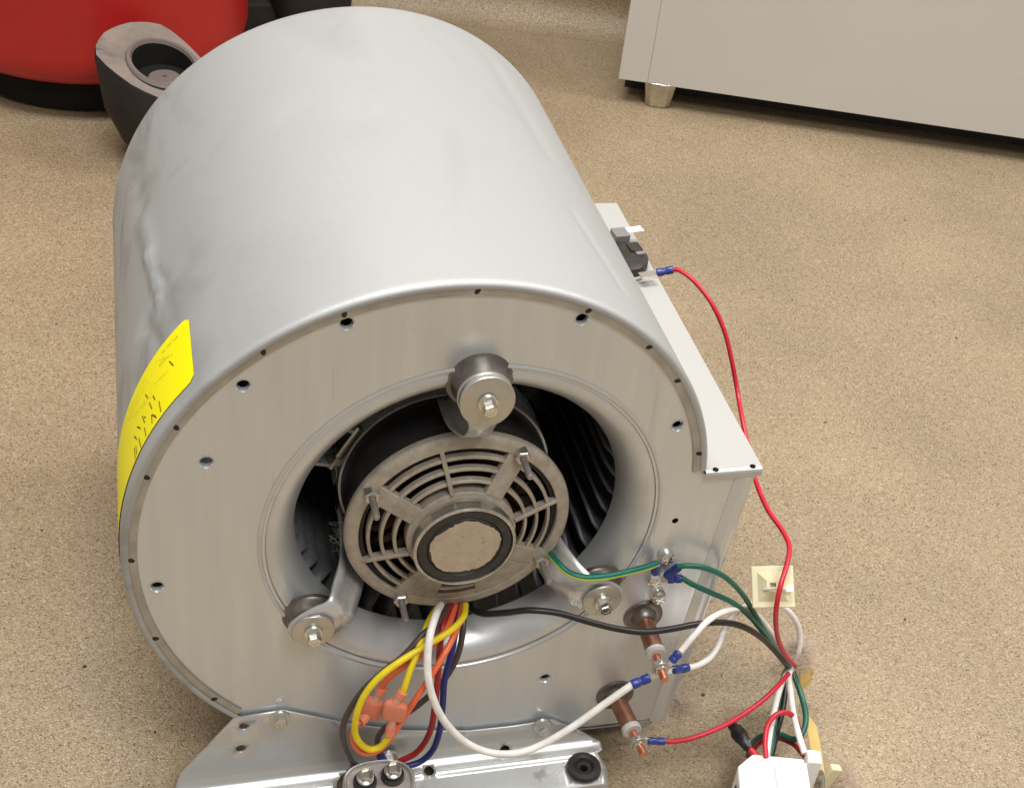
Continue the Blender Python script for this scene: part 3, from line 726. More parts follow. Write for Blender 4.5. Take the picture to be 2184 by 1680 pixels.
for px, py in ((1040, 857), (668, 1346), (1285, 1281)):
    is_top = py < 1000
    AY = -0.0170 if is_top else -0.0115
    c = at(px, py, Y=AY - 0.003)
    c.y = 0
    a = math.atan2(c.z - ZC, c.x - MC.x); d = Vector((math.cos(a), 0, math.sin(a))); t = Vector((-d.z, 0, d.x))
    rho = (Vector((c.x, 0, c.z)) - MC).dot(d)
    is_top = py < 1000
    path = [(rho + 0.0148, AY, 0.003), (rho + 0.0135, AY, 0.0070), (rho + 0.009, AY, 0.0118), (rho, AY, 0.0140), (rho - 0.010, AY, 0.0125 if is_top else 0.0138), (rho - 0.018, AY, 0.0085 if is_top else 0.0128),
            (rho - 0.023, AY + 0.003, 0.0130), (0.0835, AY + 0.012, 0.0135), (0.0765, AY + 0.027, 0.0135), (0.0730, AY + 0.046, 0.0135), (0.0705, AY + 0.078, 0.0130)]
    if is_top: path = path[:6] + [(rho - 0.026, AY + 0.003, 0.0072), (0.0815, AY + 0.009, 0.0076), (0.0765, AY + 0.018, 0.0092), (0.0735, AY + 0.032, 0.0130), (0.0705, AY + 0.06, 0.013)]
    sp_ = spline([Vector(x) for x in path], 5)
    mm = MB(); vs = []; cols = [-1, -0.55, -0.38, 0, 0.38, 0.55, 1]
    for i, (r, y, w) in enumerate(sp_):
        tt = i / len(sp_)
        for cc in cols:
            g = 0.0
            if tt > 0.42: g = (0.0024 if abs(cc) < 0.5 else 0.0) * min(1, (tt - 0.42) * 6)     # stiffening rib
            nrm = Vector((0, -1, 0)) * (1 - min(1, max(0, (tt - 0.5) * 2.4))) + d * min(1, max(0, (tt - 0.5) * 2.4))
            vs.append(MC + d * r + t * (w * cc) + Vector((0, y, 0)) + nrm * g)
    q = len(cols); mm.add(vs, [(i * q + j, i * q + j + 1, (i + 1) * q + j + 1, (i + 1) * q + j) for i in range(len(sp_) - 1) for j in range(q - 1)])
    arm = mm.build('motor_arm', 'zinc', blower, sharp=60, solid=0.0018)
    inst(cup_me, 'isolator_cup', arm, (c.x, 0.0, c.z), (PI / 2, 0, 0)).scale = (0.93, 0.93, 1) if is_top else (0.86, 0.86, 0.62)
    off = at(px, py, Y=AY - 0.003)
    inst(washer_me if is_top else washer_small, 'washer', arm, (off.x, AY - 0.0026, off.z), (PI / 2 - (0.14 if is_top else 0), 0.1 if is_top else 0, 0))
    if is_top: inst(washer_me, 'washer', arm, (off.x - 0.0004, AY + 0.0022, off.z + 0.0003), (PI / 2 - 0.05, 0, 0))
    inst(ab_me, 'arm_bolt', arm, (off.x, AY - 0.0038, off.z), (PI / 2, 0.2 + a, 0))

# --- ground screws on the plate
gm = MB(); gm.lathe([(0.0, -0.001), (0.0056, -0.001), (0.0056, 0.0012), (0.0048, 0.0032), (0.0026, 0.0044), (0.0, 0.0046)], (0, 0, 0), 24, 'Z')
gm.box((0, 0, 0.0046), 0.0070, 0.0011, 0.0006); gm.box((0, 0, 0.00465), 0.0011, 0.0070, 0.0006)
gs_me = mesh_only(gm, 'ground_screw', 'bolt', 30)
for px, py in ((1423, 1190), (1396, 1241), (1405, 1275)):
    p = at(px, py, Y=-0.003); inst(gs_me, 'ground_screw', plate, (p.x, -0.0008, p.z), (PI / 2, 0.4, 0))

# --- two copper terminals standing out of the plate
for (bx, by), (tx, ty), (rx_, ry_), (nx, ny), tl_ in (((1372, 1314), (1415, 1442), (1398, 1395), (1407, 1424), 0.052), ((1312, 1482), (1369, 1601), (1350, 1551), (1361, 1579), 0.050)):
    A = at(bx, by, Y=-0.001); B = at(tx, ty, Y=-tl_)
    d = (B - A).normalized(); Ln = (B - A).length
    m = MB(); m.lathe([(0.0063, 0.0065), (0.0080, 0.0050), (0.0090, 0.0012), (0.0125, 0.0006), (0.0136, 0.0010), (0.0140, -0.0005)], (0, 0, 0), 36, 'Z')
    dish = inst(mesh_only(m, 'terminal_dish', 'boss'), 'terminal_dish', plate, (A.x, -0.0008, A.z), (PI / 2, 0, 0))
    m = MB(); m.tube([A + d * t for t in (0.0, 0.01, Ln * 0.58)], 0.0064, 24)
    tube = m.build('copper_terminal', 'copper', blower)
    m = MB(); m.tube([A + d * (Ln * t) for t in (0.57, 0.6, 0.66)], 0.0069, 24); m.build('ceramic_collar', 'ceramic', tube, bevel=0.0007)
    m = MB(); m.tube([A + d * (Ln * t) for t in (0.6, 0.8, 1.03, 1.06)], 0.0027, 16); m.build('threaded_stud', 'copper_tip', tube)
    m = MB(); m.tube([A + d * (Ln * t) for t in (0.79, 0.86)], 0.0056, 6); m.tube([A + d * (Ln * t) for t in (0.885, 0.93)], 0.0052, 6)
    m.tube([A + d * (Ln * t) for t in (0.86, 0.885)], 0.0062, 24); m.build('terminal_nut', 'washer', tube, sharp=25, bevel=0.0004)

# --- yellow label on the drum
hA = drum_hit(402, 676); hB = drum_hit(424, 802)
t0, y1, y0 = hA[0] - 0.2, hA[1], max(0.0052, hB[1])
m = MB(); n1, n2 = 60, 16
t_end = t0 + 56
def lab(u, v_, lift=0.0006):
    th = t0 + (t_end - t0) * u; y = y0 + (y1 - y0) * v_ + 0.0
    x, z = scroll(th, lift + max(0, dent(th, y))); return P3(x, y, z)
vs = []
for i in range(n1 + 1):
    for j in range(n2 + 1):
        u = i / n1; v_ = j / n2
        rc = 0.035                                     # rounded corner at the start
        if u < rc: k_ = 1 - math.sqrt(max(0, 1 - ((rc - u) / rc) ** 2)); v_ = 0.07 * k_ + v_ * (1 - 0.14 * k_)
        vs.append(lab(u, v_))
q = n2 + 1; m.add(vs, [(i * q + j, i * q + j + 1, (i + 1) * q + j + 1, (i + 1) * q + j) for i in range(n1) for j in range(n2)])
label = m.build('yellow_label', 'yellow_label', blower)
def stroke(mb, p0, p1, w):
    h0, h1 = drum_hit(*p0), drum_hit(*p1)
    if not (h0 and h1): return
    uv = lambda h: ((h[0] - t0) / (t_end - t0), (h[1] - y0) / (y1 - y0))
    a, b_ = Vector(uv(h0)), Vector(uv(h1)); A, B = lab(*a, 0.0008), lab(*b_, 0.0008)
    d = (B - A)
    nrm = Vector((A.x, 0, A.z - ZC)).normalized(); sd = d.cross(nrm).normalized() * w
    k = 3; vs = []
    for i in range(k + 1):
        c = a.lerp(b_, i / k); p = lab(c.x, c.y, 0.0008); vs += [p - sd, p + sd]
    mb.add(vs, [(2 * i, 2 * i + 1, 2 * i + 3, 2 * i + 2) for i in range(k)])
Zp = lambda x, y: ((280 + x / 3.111) * 0.853125, (760 + y / 3.111) * 0.853125)
mk = MB()
for a, b_ in [((328, 715), (345, 748)), ((375, 758), (390, 840)), ((300, 768), (320, 818)), ((270, 705), (288, 732)), ((342, 868), (355, 890)), ((318, 862), (322, 932)), ((322, 862), (345, 878)),
              ((246, 870), (264, 925)), ((262, 880), (272, 884)), ((262, 962), (276, 1030)), ((206, 955), (232, 968)), ((184, 1028), (202, 1052)), ((218, 1042), (236, 1118)), ((184, 1120), (192, 1205)), ((196, 1105), (202, 1168)), ((455, 448), (486, 482))]:
    stroke(mk, Zp(*a), Zp(*b_), 0.00042)
mk.build('handwriting', 'ink', label, smooth=False)
mk = MB()
for (xa, ya), (xb, yb_), nn, ln in [((100, 930), (275, 560), 34, 9), ((120, 935), (285, 585), 30, 10), ((170, 885), (270, 745), 22, 8), ((335, 620), (450, 515), 24, 9), ((350, 445), (480, 390), 20, 14), ((395, 375), (520, 240), 26, 16), ((375, 480), (440, 400), 14, 14), ((225, 835), (320, 690), 20, 8)]:
    for k in range(nn):
        t = k / nn
        if random.random() < 0.22: continue
        x, y = xa + (xb - xa) * t + random.uniform(-3, 3), ya + (yb_ - ya) * t + random.uniform(-3, 3)
        stroke(mk, Zp(x, y), Zp(x + ln * 0.45, y + ln), 0.00016)
mk.build('fine_print', 'ink_faint', label, smooth=False)

# ================================================================== CAPACITOR
ct = 0.064                                        # height of its top
cap = thing('run_capacitor', 'oval metal capacitor with two dark terminals below the motor wires', 'capacitor', (capx, capy, 0))
def oval(cx_, cy_, rx, ry, n=48):
    out = []
    for k in range(n):
        a = 2 * PI * k / n; c_, s_ = math.cos(a), math.sin(a)
        out.append((cx_ + rx * math.copysign(abs(c_) ** 0.8, c_), cy_ + ry * math.copysign(abs(s_) ** 0.8, s_)))
    return out
capc = at(808, 1662, h=ct); capx2, capy2 = capc.x, capc.y - 0.001
m = MB(); vs = []; rows = [(0.0, 0.95), (0.003, 1.0), (ct - 0.004, 1.0), (ct, 0.99), (ct + 0.001, 0.96), (ct + 0.0005, 0.92), (ct - 0.0015, 0.88)]
o0 = oval(0, 0, 0.0236, 0.0165)
for z, s_ in rows: vs += [Vector((capx2 + x * s_, capy2 + y * s_, z)) for x, y in o0]
n = len(o0); m.add(vs, [(r * n + i, r * n + (i + 1) % n, (r + 1) * n + (i + 1) % n, (r + 1) * n + i) for r in range(len(rows) - 1) for i in range(n)] + [tuple(range((len(rows) - 1) * n, len(rows) * n)), tuple(range(n))[::-1]])
m.build('can', 'cap_top', cap)
for px, py, bx in ((779, 1655, 0), (838, 1641, 1)):
    p = at(px, py + 4, h=ct + 0.004)
    m = MB(); m.lathe([(0.0078, -0.006), (0.0077, -0.0022), (0.0072, -0.001), (0.0066, -0.0012), (0.0064, -0.0022), (0.0, -0.0022)], p, 32, 'Z')
    cupo = m.build('terminal_cup', 'rubber', cap)
    b = MB(); b.lathe([(0.0060, -0.0012), (0.0058, 0.0014), (0.0045, 0.0022), (0.0, 0.0022)], p, 20, 'Z'); b.build('terminal_post', 'tin', cupo, sharp=30)
    for dx, dy, sx, sy, sz_, dz_, rz, rx in ((0.0006, 0.0034, 0.0056, 0.0008, 0.0075, 0.0042, 0.1, 0.30), (0.0046, 0.0004, 0.0008, 0.0054, 0.0048, 0.0030, 0.05, 0.0), (-0.0044, -0.0008, 0.0008, 0.0052, 0.0042, 0.0028, -0.1, 0.0), (0.0012, -0.0040, 0.0056, 0.0008, 0.0034, 0.0026, -0.25, -0.5)):
        b = MB(); b.box(p + Vector((dx, dy, dz_)), sx, sy, sz_, Matrix.Rotation(rz, 3, 'Z') @ Matrix.Rotation(rx, 3, 'X'))
        b.build('spade', 'tin', cupo, smooth=False, bevel=0.0003)

# ================================================================== WIRES
def wire(name, label, pts, r, m, group=None, terms=(), split=None, n=12):
    P = []
    for p in pts:
        if len(p) == 3: P.append(at(p[0], p[1], Y=p[2]))
        else: P.append(at(p[0], p[1], h=p[3]))
    sp_ = spline(P, 7)
    root = min(P, key=lambda v: v.z).copy()
    mb = MB(); mb.tube(sp_, r, n, split=split)
    t = thing(name, label, 'wire', root, group)
    mb.build('insulation', m, t)
    for tm in terms: terminal(t, *tm)
    return t
def pt(p): return at(p[0], p[1], Y=p[2]) if len(p) == 3 else at(p[0], p[1], h=p[3])
def terminal(t, a, b, r=0.0037, m='blue_term', tongue=0.006):
    A, B = pt(a), pt(b)                                # a = wire side, b = tongue side
    d = (B - A).normalized()
    mb = MB(); L_ = (B - A).length
    mb.tube([A, A + d * L_ * 0.06, A + d * L_ * 0.4, A + d * L_ * 0.46, A + d * L_ * 0.54, A + d * L_ * 0.6, A + d * L_ * 0.95, B], r, 16)
    n = 16
    for k, s_ in enumerate((0.94, 1, 1, 0.86, 0.86, 1, 0.98, 0.8)):
        c = sum((mb.v[k * n + j] for j in range(n)), Vector()) / n
        for j in range(n): mb.v[k * n + j] = c + (mb.v[k * n + j] - c) * s_
    c = mb.build('crimp_terminal', m, t)
    if tongue:
        mb = MB(); sd = d.cross(Vector((0, 1, 0))); sd = sd.normalized() if sd.length > 1e-3 else Vector((1, 0, 0))
        up = sd.cross(d) * 0.0005; w = sd * 0.0026
        E0, E1 = B - d * 0.001, B + d * tongue
        mb.add([E0 - w - up, E0 + w - up, E0 + w + up, E0 - w + up, E1 - w - up, E1 + w - up, E1 + w + up, E1 - w + up], [(0, 1, 2, 3), (4, 5, 6, 7), (0, 1, 5, 4), (1, 2, 6, 5), (2, 3, 7, 6), (3, 0, 4, 7)])
        mb.build('tongue', 'tin', c, smooth=False)
H = None
wire('wire', 'thick white wire looping from under the motor to the upper copper terminal',
     [(940, 1290, -.002), (930, 1310, -.020), (916, 1360, -.036), (912, 1430, -.046), (924, 1490, -.053), (950, 1540, -.056), (990, 1580, -.057), (1040, 1603, -.057), (1095, 1606, -.056), (1150, 1590, -.055), (1220, 1550, -.053), (1290, 1500, -.050), (1352, 1457, -.048)],
     0.0025, 'w_white', terms=[((1347, 1460, -.048), (1386, 1444, -.047), 0.0033)])
wire('wire', 'black wire running from the motor across the front plate to the bundle',
     [(1000, 1296, .010), (1030, 1308, -.004), (1080, 1306, -.014), (1130, 1301, -.020), (1190, 1307, -.024), (1250, 1324, -.028), (1310, 1339, -.031), (1370, 1347, -.033), (1430, 1341, -.033), (1490, 1330, -.030), (1545, 1327, -.026), (1590, 1338, -.020), (1625, 1360, -.012), (1650, 1384, -.004), (1678, 1416, .004)],
     0.0022, 'w_black')
wire('wire', 'green and yellow striped ground wire between motor and ground screw',
     [(1172, 1178, .006), (1186, 1196, -.006), (1210, 1219, -.014), (1245, 1231, -.019), (1290, 1229, -.018), (1340, 1219, -.014), (1385, 1207, -.010), (1402, 1200, -.008)],
     0.0023, ['w_gground', 'w_ylgreen'], split=lambda u: 1 if 0.13 < u < 0.52 else 0, n=16, terms=[((1400, 1203, -.007), (1397, 1222, -.006), 0.0029)])
wire('wire', 'upper green wire arching from the ground screw to the bundle',
     [(1444, 1208, -.010), (1470, 1206, -.012), (1505, 1211, -.013), (1545, 1229, -.012), (1580, 1262, -.010), (1606, 1302, -.007), (1630, 1345, -.003), (1655, 1385, .0), (1684, 1420, .004)],
     0.0019, 'w_green', 'pair of green ground wires', terms=[((1447, 1209, -.010), (1421, 1228, -.005), 0.0030)])
wire('wire', 'lower green wire running from the ground screw to the bundle',
     [(1452, 1231, -.008), (1480, 1247, -.011), (1520, 1265, -.013), (1560, 1283, -.013), (1595, 1310, -.010), (1625, 1345, -.007), (1648, 1376, -.003), (1680, 1418, .004)],
     0.0019, 'w_green', 'pair of green ground wires', terms=[((1454, 1233, -.008), (1424, 1235, -.005), 0.0030)])
wire('wire', 'white wire on the upper blue crimp beside the upper copper terminal',
     [(1452, 1388, -.040), (1480, 1355, -.036), (1510, 1323, -.030), (1545, 1304, -.020), (1585, 1298, -.008), (1615, 1312, .000), (1642, 1345, .004), (1665, 1380, .006), (1688, 1420, .008)],
     0.0022, 'w_white', 'white harness wires', terms=[((1449, 1391, -.040), (1432, 1410, -.042), 0.0032)])
wire('wire', 'white wire on the lower blue crimp of the upper copper terminal',
     [(1464, 1424, -.040), (1490, 1417, -.038), (1516, 1400, -.034), (1533, 1372, -.028), (1545, 1340, -.020), (1560, 1315, -.010), (1590, 1292, .004), (1630, 1283, .012), (1668, 1292, .016), (1694, 1318, .016), (1706, 1350, .014), (1704, 1385, .010), (1692, 1420, .008)],
     0.0021, 'w_white', 'white harness wires', terms=[((1467, 1423, -.040), (1436, 1428, -.043), 0.0030)])
wire('wire', 'long red wire from the black switch on the panel down to the lint',
     [(1432, 575, H, .272), (1450, 577, H, .274), (1482, 601, H, .272), (1518, 647, H, .262), (1545, 706, H, .245), (1561, 770, H, .225), (1573, 835, H, .205), (1583, 893, H, .198), (1597, 958, H, .190), (1612, 1025, H, .184), (1637, 1085, H, .184), (1668, 1130, H, .184), (1683, 1163, H, .184), (1679, 1200, H, .183), (1664, 1252, H, .177), (1655, 1305, H, .158), (1658, 1355, H, .125), (1673, 1392, H, .095), (1696, 1420, H, .068)],
     0.0018, 'w_red', terms=[((1436, 575, H, .272), (1400, 582, H, .268), 0.0032)])
wire('wire', 'red wire from the lower copper terminal to the bundle below the lint',
     [(1412, 1580, -.046), (1440, 1580, -.047), (1480, 1572, -.048), (1530, 1553, -.046), (1580, 1526, -.040), (1625, 1494, -.030), (1655, 1466, -.020), (1682, 1436, -.006)],
     0.0018, 'w_red', terms=[((1418, 1580, -.046), (1381, 1579, -.044), 0.0027)])
# motor leads in front of the plate
wire('wire', 'brown wire bowing left from the motor to the left capacitor terminal',
     [(960, 1290, .004), (934, 1325, -.016), (903, 1352, -.026), (860, 1399, -.034), (820, 1430, -.038), (776, 1470, -.040), (745, 1514, -.041), (731, 1553, -.040), (736, 1593, -.038), (755, 1633, -.036)],
     0.0021, 'w_brown', terms=[((754, 1630, -.036), (770, 1652, -.036), 0.0031)])
wire('wire', 'brown wire running behind the pink connectors to the right capacitor terminal',
     [(990, 1290, .006), (988, 1340, -.008), (975, 1400, -.016), (945, 1452, -.020), (905, 1492, -.022), (868, 1520, -.023), (830, 1545, -.024), (808, 1568, -.026), (806, 1592, -.028), (812, 1612, -.030)],
     0.0021, 'w_brown', terms=[((811, 1610, -.030), (822, 1632, -.032), 0.0031)])
wire('wire', 'dark red motor lead hanging down and bending left behind the capacitor',
     [(962, 1288, .004), (945, 1330, -.012), (938, 1380, -.022), (934, 1440, -.028), (928, 1500, -.032), (920, 1550, -.034), (905, 1584, -.034), (885, 1606, -.034), (862, 1618, -.034), (850, 1624, -.034)],
     0.0021, 'w_mred')
wire('wire', 'dark blue motor lead curving down to the right of the capacitor',
     [(975, 1288, .006), (972, 1340, -.008), (962, 1395, -.018), (948, 1450, -.024), (944, 1505, -.028), (938, 1555, -.031), (925, 1595, -.032), (902, 1620, -.033), (876, 1631, -.034), (856, 1634, -.034)],
     0.0022, 'w_blue')
wire('wire', 'yellow motor lead ending straight down in a pink connector',
     [(990, 1288, .000), (985, 1312, -.012), (960, 1345, -.022), (920, 1375, -.034), (897, 1410, -.040), (880, 1445, -.044), (866, 1462, -.046), (859, 1478, -.047)] if False else
     [(936, 1292, .000), (918, 1318, -.014), (902, 1355, -.026), (888, 1395, -.036), (874, 1432, -.043), (864, 1462, -.047), (860, 1476, -.048)],
     0.0021, 'w_yellow')
wire('wire', 'yellow lead looping under the pink connectors',
     [(993, 1290, .000), (988, 1315, -.014), (960, 1345, -.024), (905, 1378, -.034), (850, 1412, -.040), (806, 1446, -.044), (776, 1484, -.047), (760, 1525, -.049), (757, 1560, -.050), (768, 1584, -.051), (788, 1597, -.052), (810, 1592, -.052), (826, 1575, -.052), (834, 1564, -.052)],
     0.0022, 'w_yellow')
wire('wire', 'orange lead looping below the yellow loop and up into the motor',
     [(972, 1288, .006), (955, 1335, -.014), (915, 1382, -.026), (870, 1414, -.032), (835, 1440, -.034), (818, 1458, -.034), (810, 1470, -.034)],
     0.0021, 'w_orange')
wire('wire', 'long orange lead rising right of the pink connectors to the motor',
     [(986, 1292, .002), (978, 1330, -.016), (960, 1372, -.028), (932, 1420, -.038), (905, 1462, -.044), (875, 1508, -.048), (848, 1550, -.050), (826, 1582, -.051), (800, 1602, -.051), (775, 1604, -.050), (758, 1590, -.048), (752, 1568, -.046), (758, 1548, -.044), (766, 1538, -.042)],
     0.0021, 'w_orange')
# pink insulated connectors
def connector(label, px, py, Y, ang, L_, wd, up, dn):
    c = at(px, py, Y=Y)
    a = at(px + math.cos(ang) * 10, py + math.sin(ang) * 10, Y=Y) - c; a.normalize()
    nrm = (CAM - c); nrm -= a * nrm.dot(a); nrm.normalize(); s_ = a.cross(nrm)
    t = thing('wire_connector', label, 'connector', c, 'pink insulated connectors')
    pf = []
    w, th_ = wd / 2, 0.0034
    for k in range(24):
        q_ = 2 * PI * k / 24; x, y = math.cos(q_), math.sin(q_); pf.append((w * math.copysign(abs(x) ** 0.6, x), th_ * math.copysign(abs(y) ** 0.7, y)))
    vs = []; rows = [(-0.5, 1.0), (-0.47, 1.03), (0.28, 1.03), (0.42, 0.9), (0.5, 0.66)]
    for r_, k in rows: vs += [c + a * (L_ * r_) + s_ * (x * k) + nrm * (y * k) for x, y in pf]
    n = 24; m_ = MB(); m_.add(vs, [(r_ * n + i, r_ * n + (i + 1) % n, (r_ + 1) * n + (i + 1) % n, (r_ + 1) * n + i) for r_ in range(4) for i in range(n)] + [tuple(range(n))[::-1], tuple(range(4 * n, 5 * n))])
    m_.build('housing', 'pink_term', t)
    for end, sg in ((up, 1), (dn, -1)):
        if end is None: continue
        E_ = at(end[0], end[1], Y=Y if len(end) < 3 else end[2]); S_ = c + a * (L_ * 0.46 * sg)
        m_ = MB(); m_.tube([S_, S_.lerp(E_, 0.55)], 0.0028, 14); m_.build('sleeve', 'pink_clear', t)
        m_ = MB(); m_.tube([S_.lerp(E_, 0.5), S_.lerp(E_, 0.62), E_], 0.0034, 14); m_.build('sleeve_end', 'pink_term', t)
connector('right pink insulated connector between the two yellow wires', 842, 1512, -.049, math.atan2(-40, 8), 0.0150, 0.0150, (860, 1474, -.048), (831, 1566, -.052))
connector('left pink insulated connector on the orange wire behind the yellow loop', 795, 1508, -.036, math.atan2(-38, 18), 0.0145, 0.0135, (816, 1466, -.034), (767, 1540, -.042))

# ------------------------------------------------------------------ harness right of the housing
def tie_mount(label, c, ux, uy, size, m_, strap=True):
    n = ux.cross(uy).normalized(); t = thing('tie_mount', label, 'tie mount', c, 'adhesive cable tie mounts')
    h = size / 2
    b = MB(); pl = [(-h, -h), (h, -h), (h, h), (-h, h)]
    b.prism(pl, ux, uy, n, c, 0.0014); b.build('base_plate', m_, t, smooth=False, bevel=0.0007)
    b = MB(); k = size * 0.36
    vs = [c + ux * x + uy * y + n * 0.0013 for x, y in ((-k, -k), (k, -k), (k, k), (-k, k))] + [c + ux * x + uy * y + n * 0.0058 for x, y in ((-k * .42, -k * .36), (k * .42, -k * .36), (k * .42, k * .36), (-k * .42, k * .36))]
    vs += [c + ux * x + uy * y + n * 0.0058 for x, y in ((-k * .2, -k * .2), (k * .2, -k * .2), (k * .2, k * .2), (-k * .2, k * .2))] + [c + ux * x + uy * y + n * 0.0016 for x, y in ((-k * .2, -k * .2), (k * .2, -k * .2), (k * .2, k * .2), (-k * .2, k * .2))]
    b.add(vs, [(0, 1, 5, 4), (1, 2, 6, 5), (2, 3, 7, 6), (3, 0, 4, 7), (4, 5, 9, 8), (5, 6, 10, 9), (6, 7, 11, 10), (7, 4, 8, 11), (8, 9, 13, 12), (9, 10, 14, 13), (10, 11, 15, 14), (11, 8, 12, 15)])
    b.build('cradle', m_, t, smooth=False)
    if strap:
        b = MB(); b.tube([c + ux * x + uy * (-size * 0.08) + n * z for x, z in ((-0.006, 0.005), (-0.004, 0.0078), (0.004, 0.0112), (0.010, 0.0080), (0.0125, 0.0072))], 0.0011, 8)
        b.box(c + ux * 0.0105 + uy * (-size * 0.08) + n * 0.0078, 0.005, 0.0045, 0.0042, Matrix((ux, uy, n)).transposed()); b.build('strap', 'tie', t)
    return t
cen = at(1648, 1251, h=0.165)
fx = (at(1700, 1250, h=0.165) - at(1600, 1252, h=0.165)).normalized()
view = (CAM - cen).normalized(); fx = (fx - view * fx.dot(view) * 0.8).normalized()
up_ = view.cross(fx).normalized()
up_ = (up_ - view * 0.12).normalized()
tie_mount('square ivory tie mount with the long red wire strapped across it', cen, fx, up_, 0.0285, 'ivory')
c2 = at(1716, 1432, h=0.044); ux2 = (at(1722, 1385, h=0.052) - at(1716, 1480, h=0.022)).normalized(); n2_ = (RIGHT - ux2 * RIGHT.dot(ux2)).normalized()
n2_ = (n2_ * 0.86 + (CAM - c2).normalized() * 0.5).normalized(); uy2 = n2_.cross(ux2).normalized()
tie_mount('yellowed tie mount seen edge-on beside the lint', c2, ux2, uy2, 0.0255, 'yellowed', False)
# yellowed strap standing behind the plug
m = MB(); sp_ = [at(1716, 1528, h=0.036), at(1722, 1560, h=0.032), at(1730, 1600, h=0.026), at(1736, 1645, h=0.018)]
sx_ = [at(1728, 1527, h=0.036), at(1742, 1548, h=0.032), at(1752, 1598, h=0.026), at(1760, 1655, h=0.018)]
back_ = FWD * 0.0012
m.add(sp_ + sx_ + [p + back_ for p in sp_] + [p + back_ for p in sx_], [(i, i + 1, 5 + i, 4 + i) for i in range(3)] + [(8 + i, 9 + i, 13 + i, 12 + i) for i in range(3)] + [(i, i + 1, 9 + i, 8 + i) for i in range(3)] + [(4 + i, 5 + i, 13 + i, 12 + i) for i in range(3)] + [(0, 4, 12, 8), (3, 7, 15, 11)])
o = m.build('plastic_strip', 'yellowed', None, origin=sp_[3], smooth=False); tag(o, 'yellowed plastic strip standing behind the white plug', 'strip')
m = MB(); a_ = at(1768, 1655, h=0.012); m.box(a_, 0.009, 0.006, 0.022, Matrix.Rotation(0.3, 3, 'Y')); o = m.build('plastic_tab', 'ivory', None, origin=a_ - UZ * 0.011, bevel=0.001, smooth=False)
tag(o, 'small pale ivory plastic tab right of the plug at the bottom edge', 'tab')

# wires from the lint knot to the plug
wire('wire', 'left white wire from the lint down into the plug', [(1692, 1420, .008), (1678, 1436, H, .056), (1664, 1466, H, .054), (1652, 1510, H, .052), (1642, 1560, H, .050), (1634, 1615, H, .046)], 0.0024, 'w_white', 'wires entering the plug')
wire('wire', 'right white wire from the lint down to the plug corner', [(1692, 1420, .008), (1682, 1440, H, .058), (1686, 1475, H, .058), (1692, 1520, H, .056), (1703, 1565, H, .054), (1716, 1606, H, .050)], 0.0023, 'w_white', 'wires entering the plug')
wire('wire', 'green wire on the right of the bundle above the plug', [(1690, 1424, .008), (1698, 1450, H, .048), (1710, 1485, H, .044), (1718, 1520, H, .042), (1717, 1548, H, .040), (1706, 1570, H, .036), (1690, 1575, H, .030), (1664, 1566, H, .026), (1632, 1566, H, .026), (1606, 1584, H, .026), (1596, 1612, H, .026)], 0.0022, 'w_green', 'wires entering the plug')
wire('wire', 'black wire between the white wires above the plug', [(1684, 1424, .006), (1676, 1446, H, .050), (1673, 1480, H, .046), (1667, 1520, H, .042), (1656, 1560, H, .040), (1644, 1612, H, .038)], 0.0025, 'w_black', 'wires entering the plug')
wire('wire', 'dark green wire beside the left white wire above the plug', [(1680, 1424, .006), (1668, 1450, H, .050), (1662, 1490, H, .047), (1654, 1530, H, .046), (1648, 1570, H, .044), (1641, 1614, H, .042)], 0.0019, 'w_green', 'wires entering the plug')
wire('wire', 'bright red wire arching over the white wire into the plug', [(1634, 1614, H, .052), (1632, 1580, H, .056), (1638, 1545, H, .060), (1656, 1523, H, .062), (1680, 1519, H, .060), (1698, 1534, H, .052), (1704, 1556, H, .040)], 0.0019, 'w_red', 'wires entering the plug')
wire('wire', 'dark red wire curving low behind the plug', [(1600, 1614, H, .030), (1612, 1590, H, .028), (1636, 1574, H, .024), (1665, 1574, H, .022), (1692, 1586, H, .026), (1706, 1600, H, .036), (1716, 1612, H, .044)], 0.0020, 'w_mred', 'wires entering the plug')
# black taped splice
a_, b_ = at(1556, 1538, h=0.046), at(1601, 1598, h=0.048)
m = MB(); k_ = 12; prf = [0.0016, 0.0034, 0.0040, 0.0039, 0.0052, 0.0054, 0.0052, 0.0053, 0.0050, 0.0048, 0.0043, 0.0036, 0.0030]
m.tube([a_.lerp(b_, i / k_) for i in range(k_ + 1)], 1.0, 12)
for i in range(k_ + 1):
    c = a_.lerp(b_, i / k_)
    for j in range(12): m.v[i * 12 + j] = c + (m.v[i * 12 + j] - c) * (prf[i] * (1 + 0.08 * math.sin(j * 2.1 + i)))
sp = thing('taped_splice', 'black taped wire end pointing up left from the plug', 'splice', b_)
m.build('tape', 'w_black', sp)
m = MB(); e_ = at(1614, 1612, h=0.046); m.tube([b_ + (a_ - b_) * 0.04, b_.lerp(e_, 0.6), e_], 0.0025, 10); m.build('lead', 'w_red', sp)

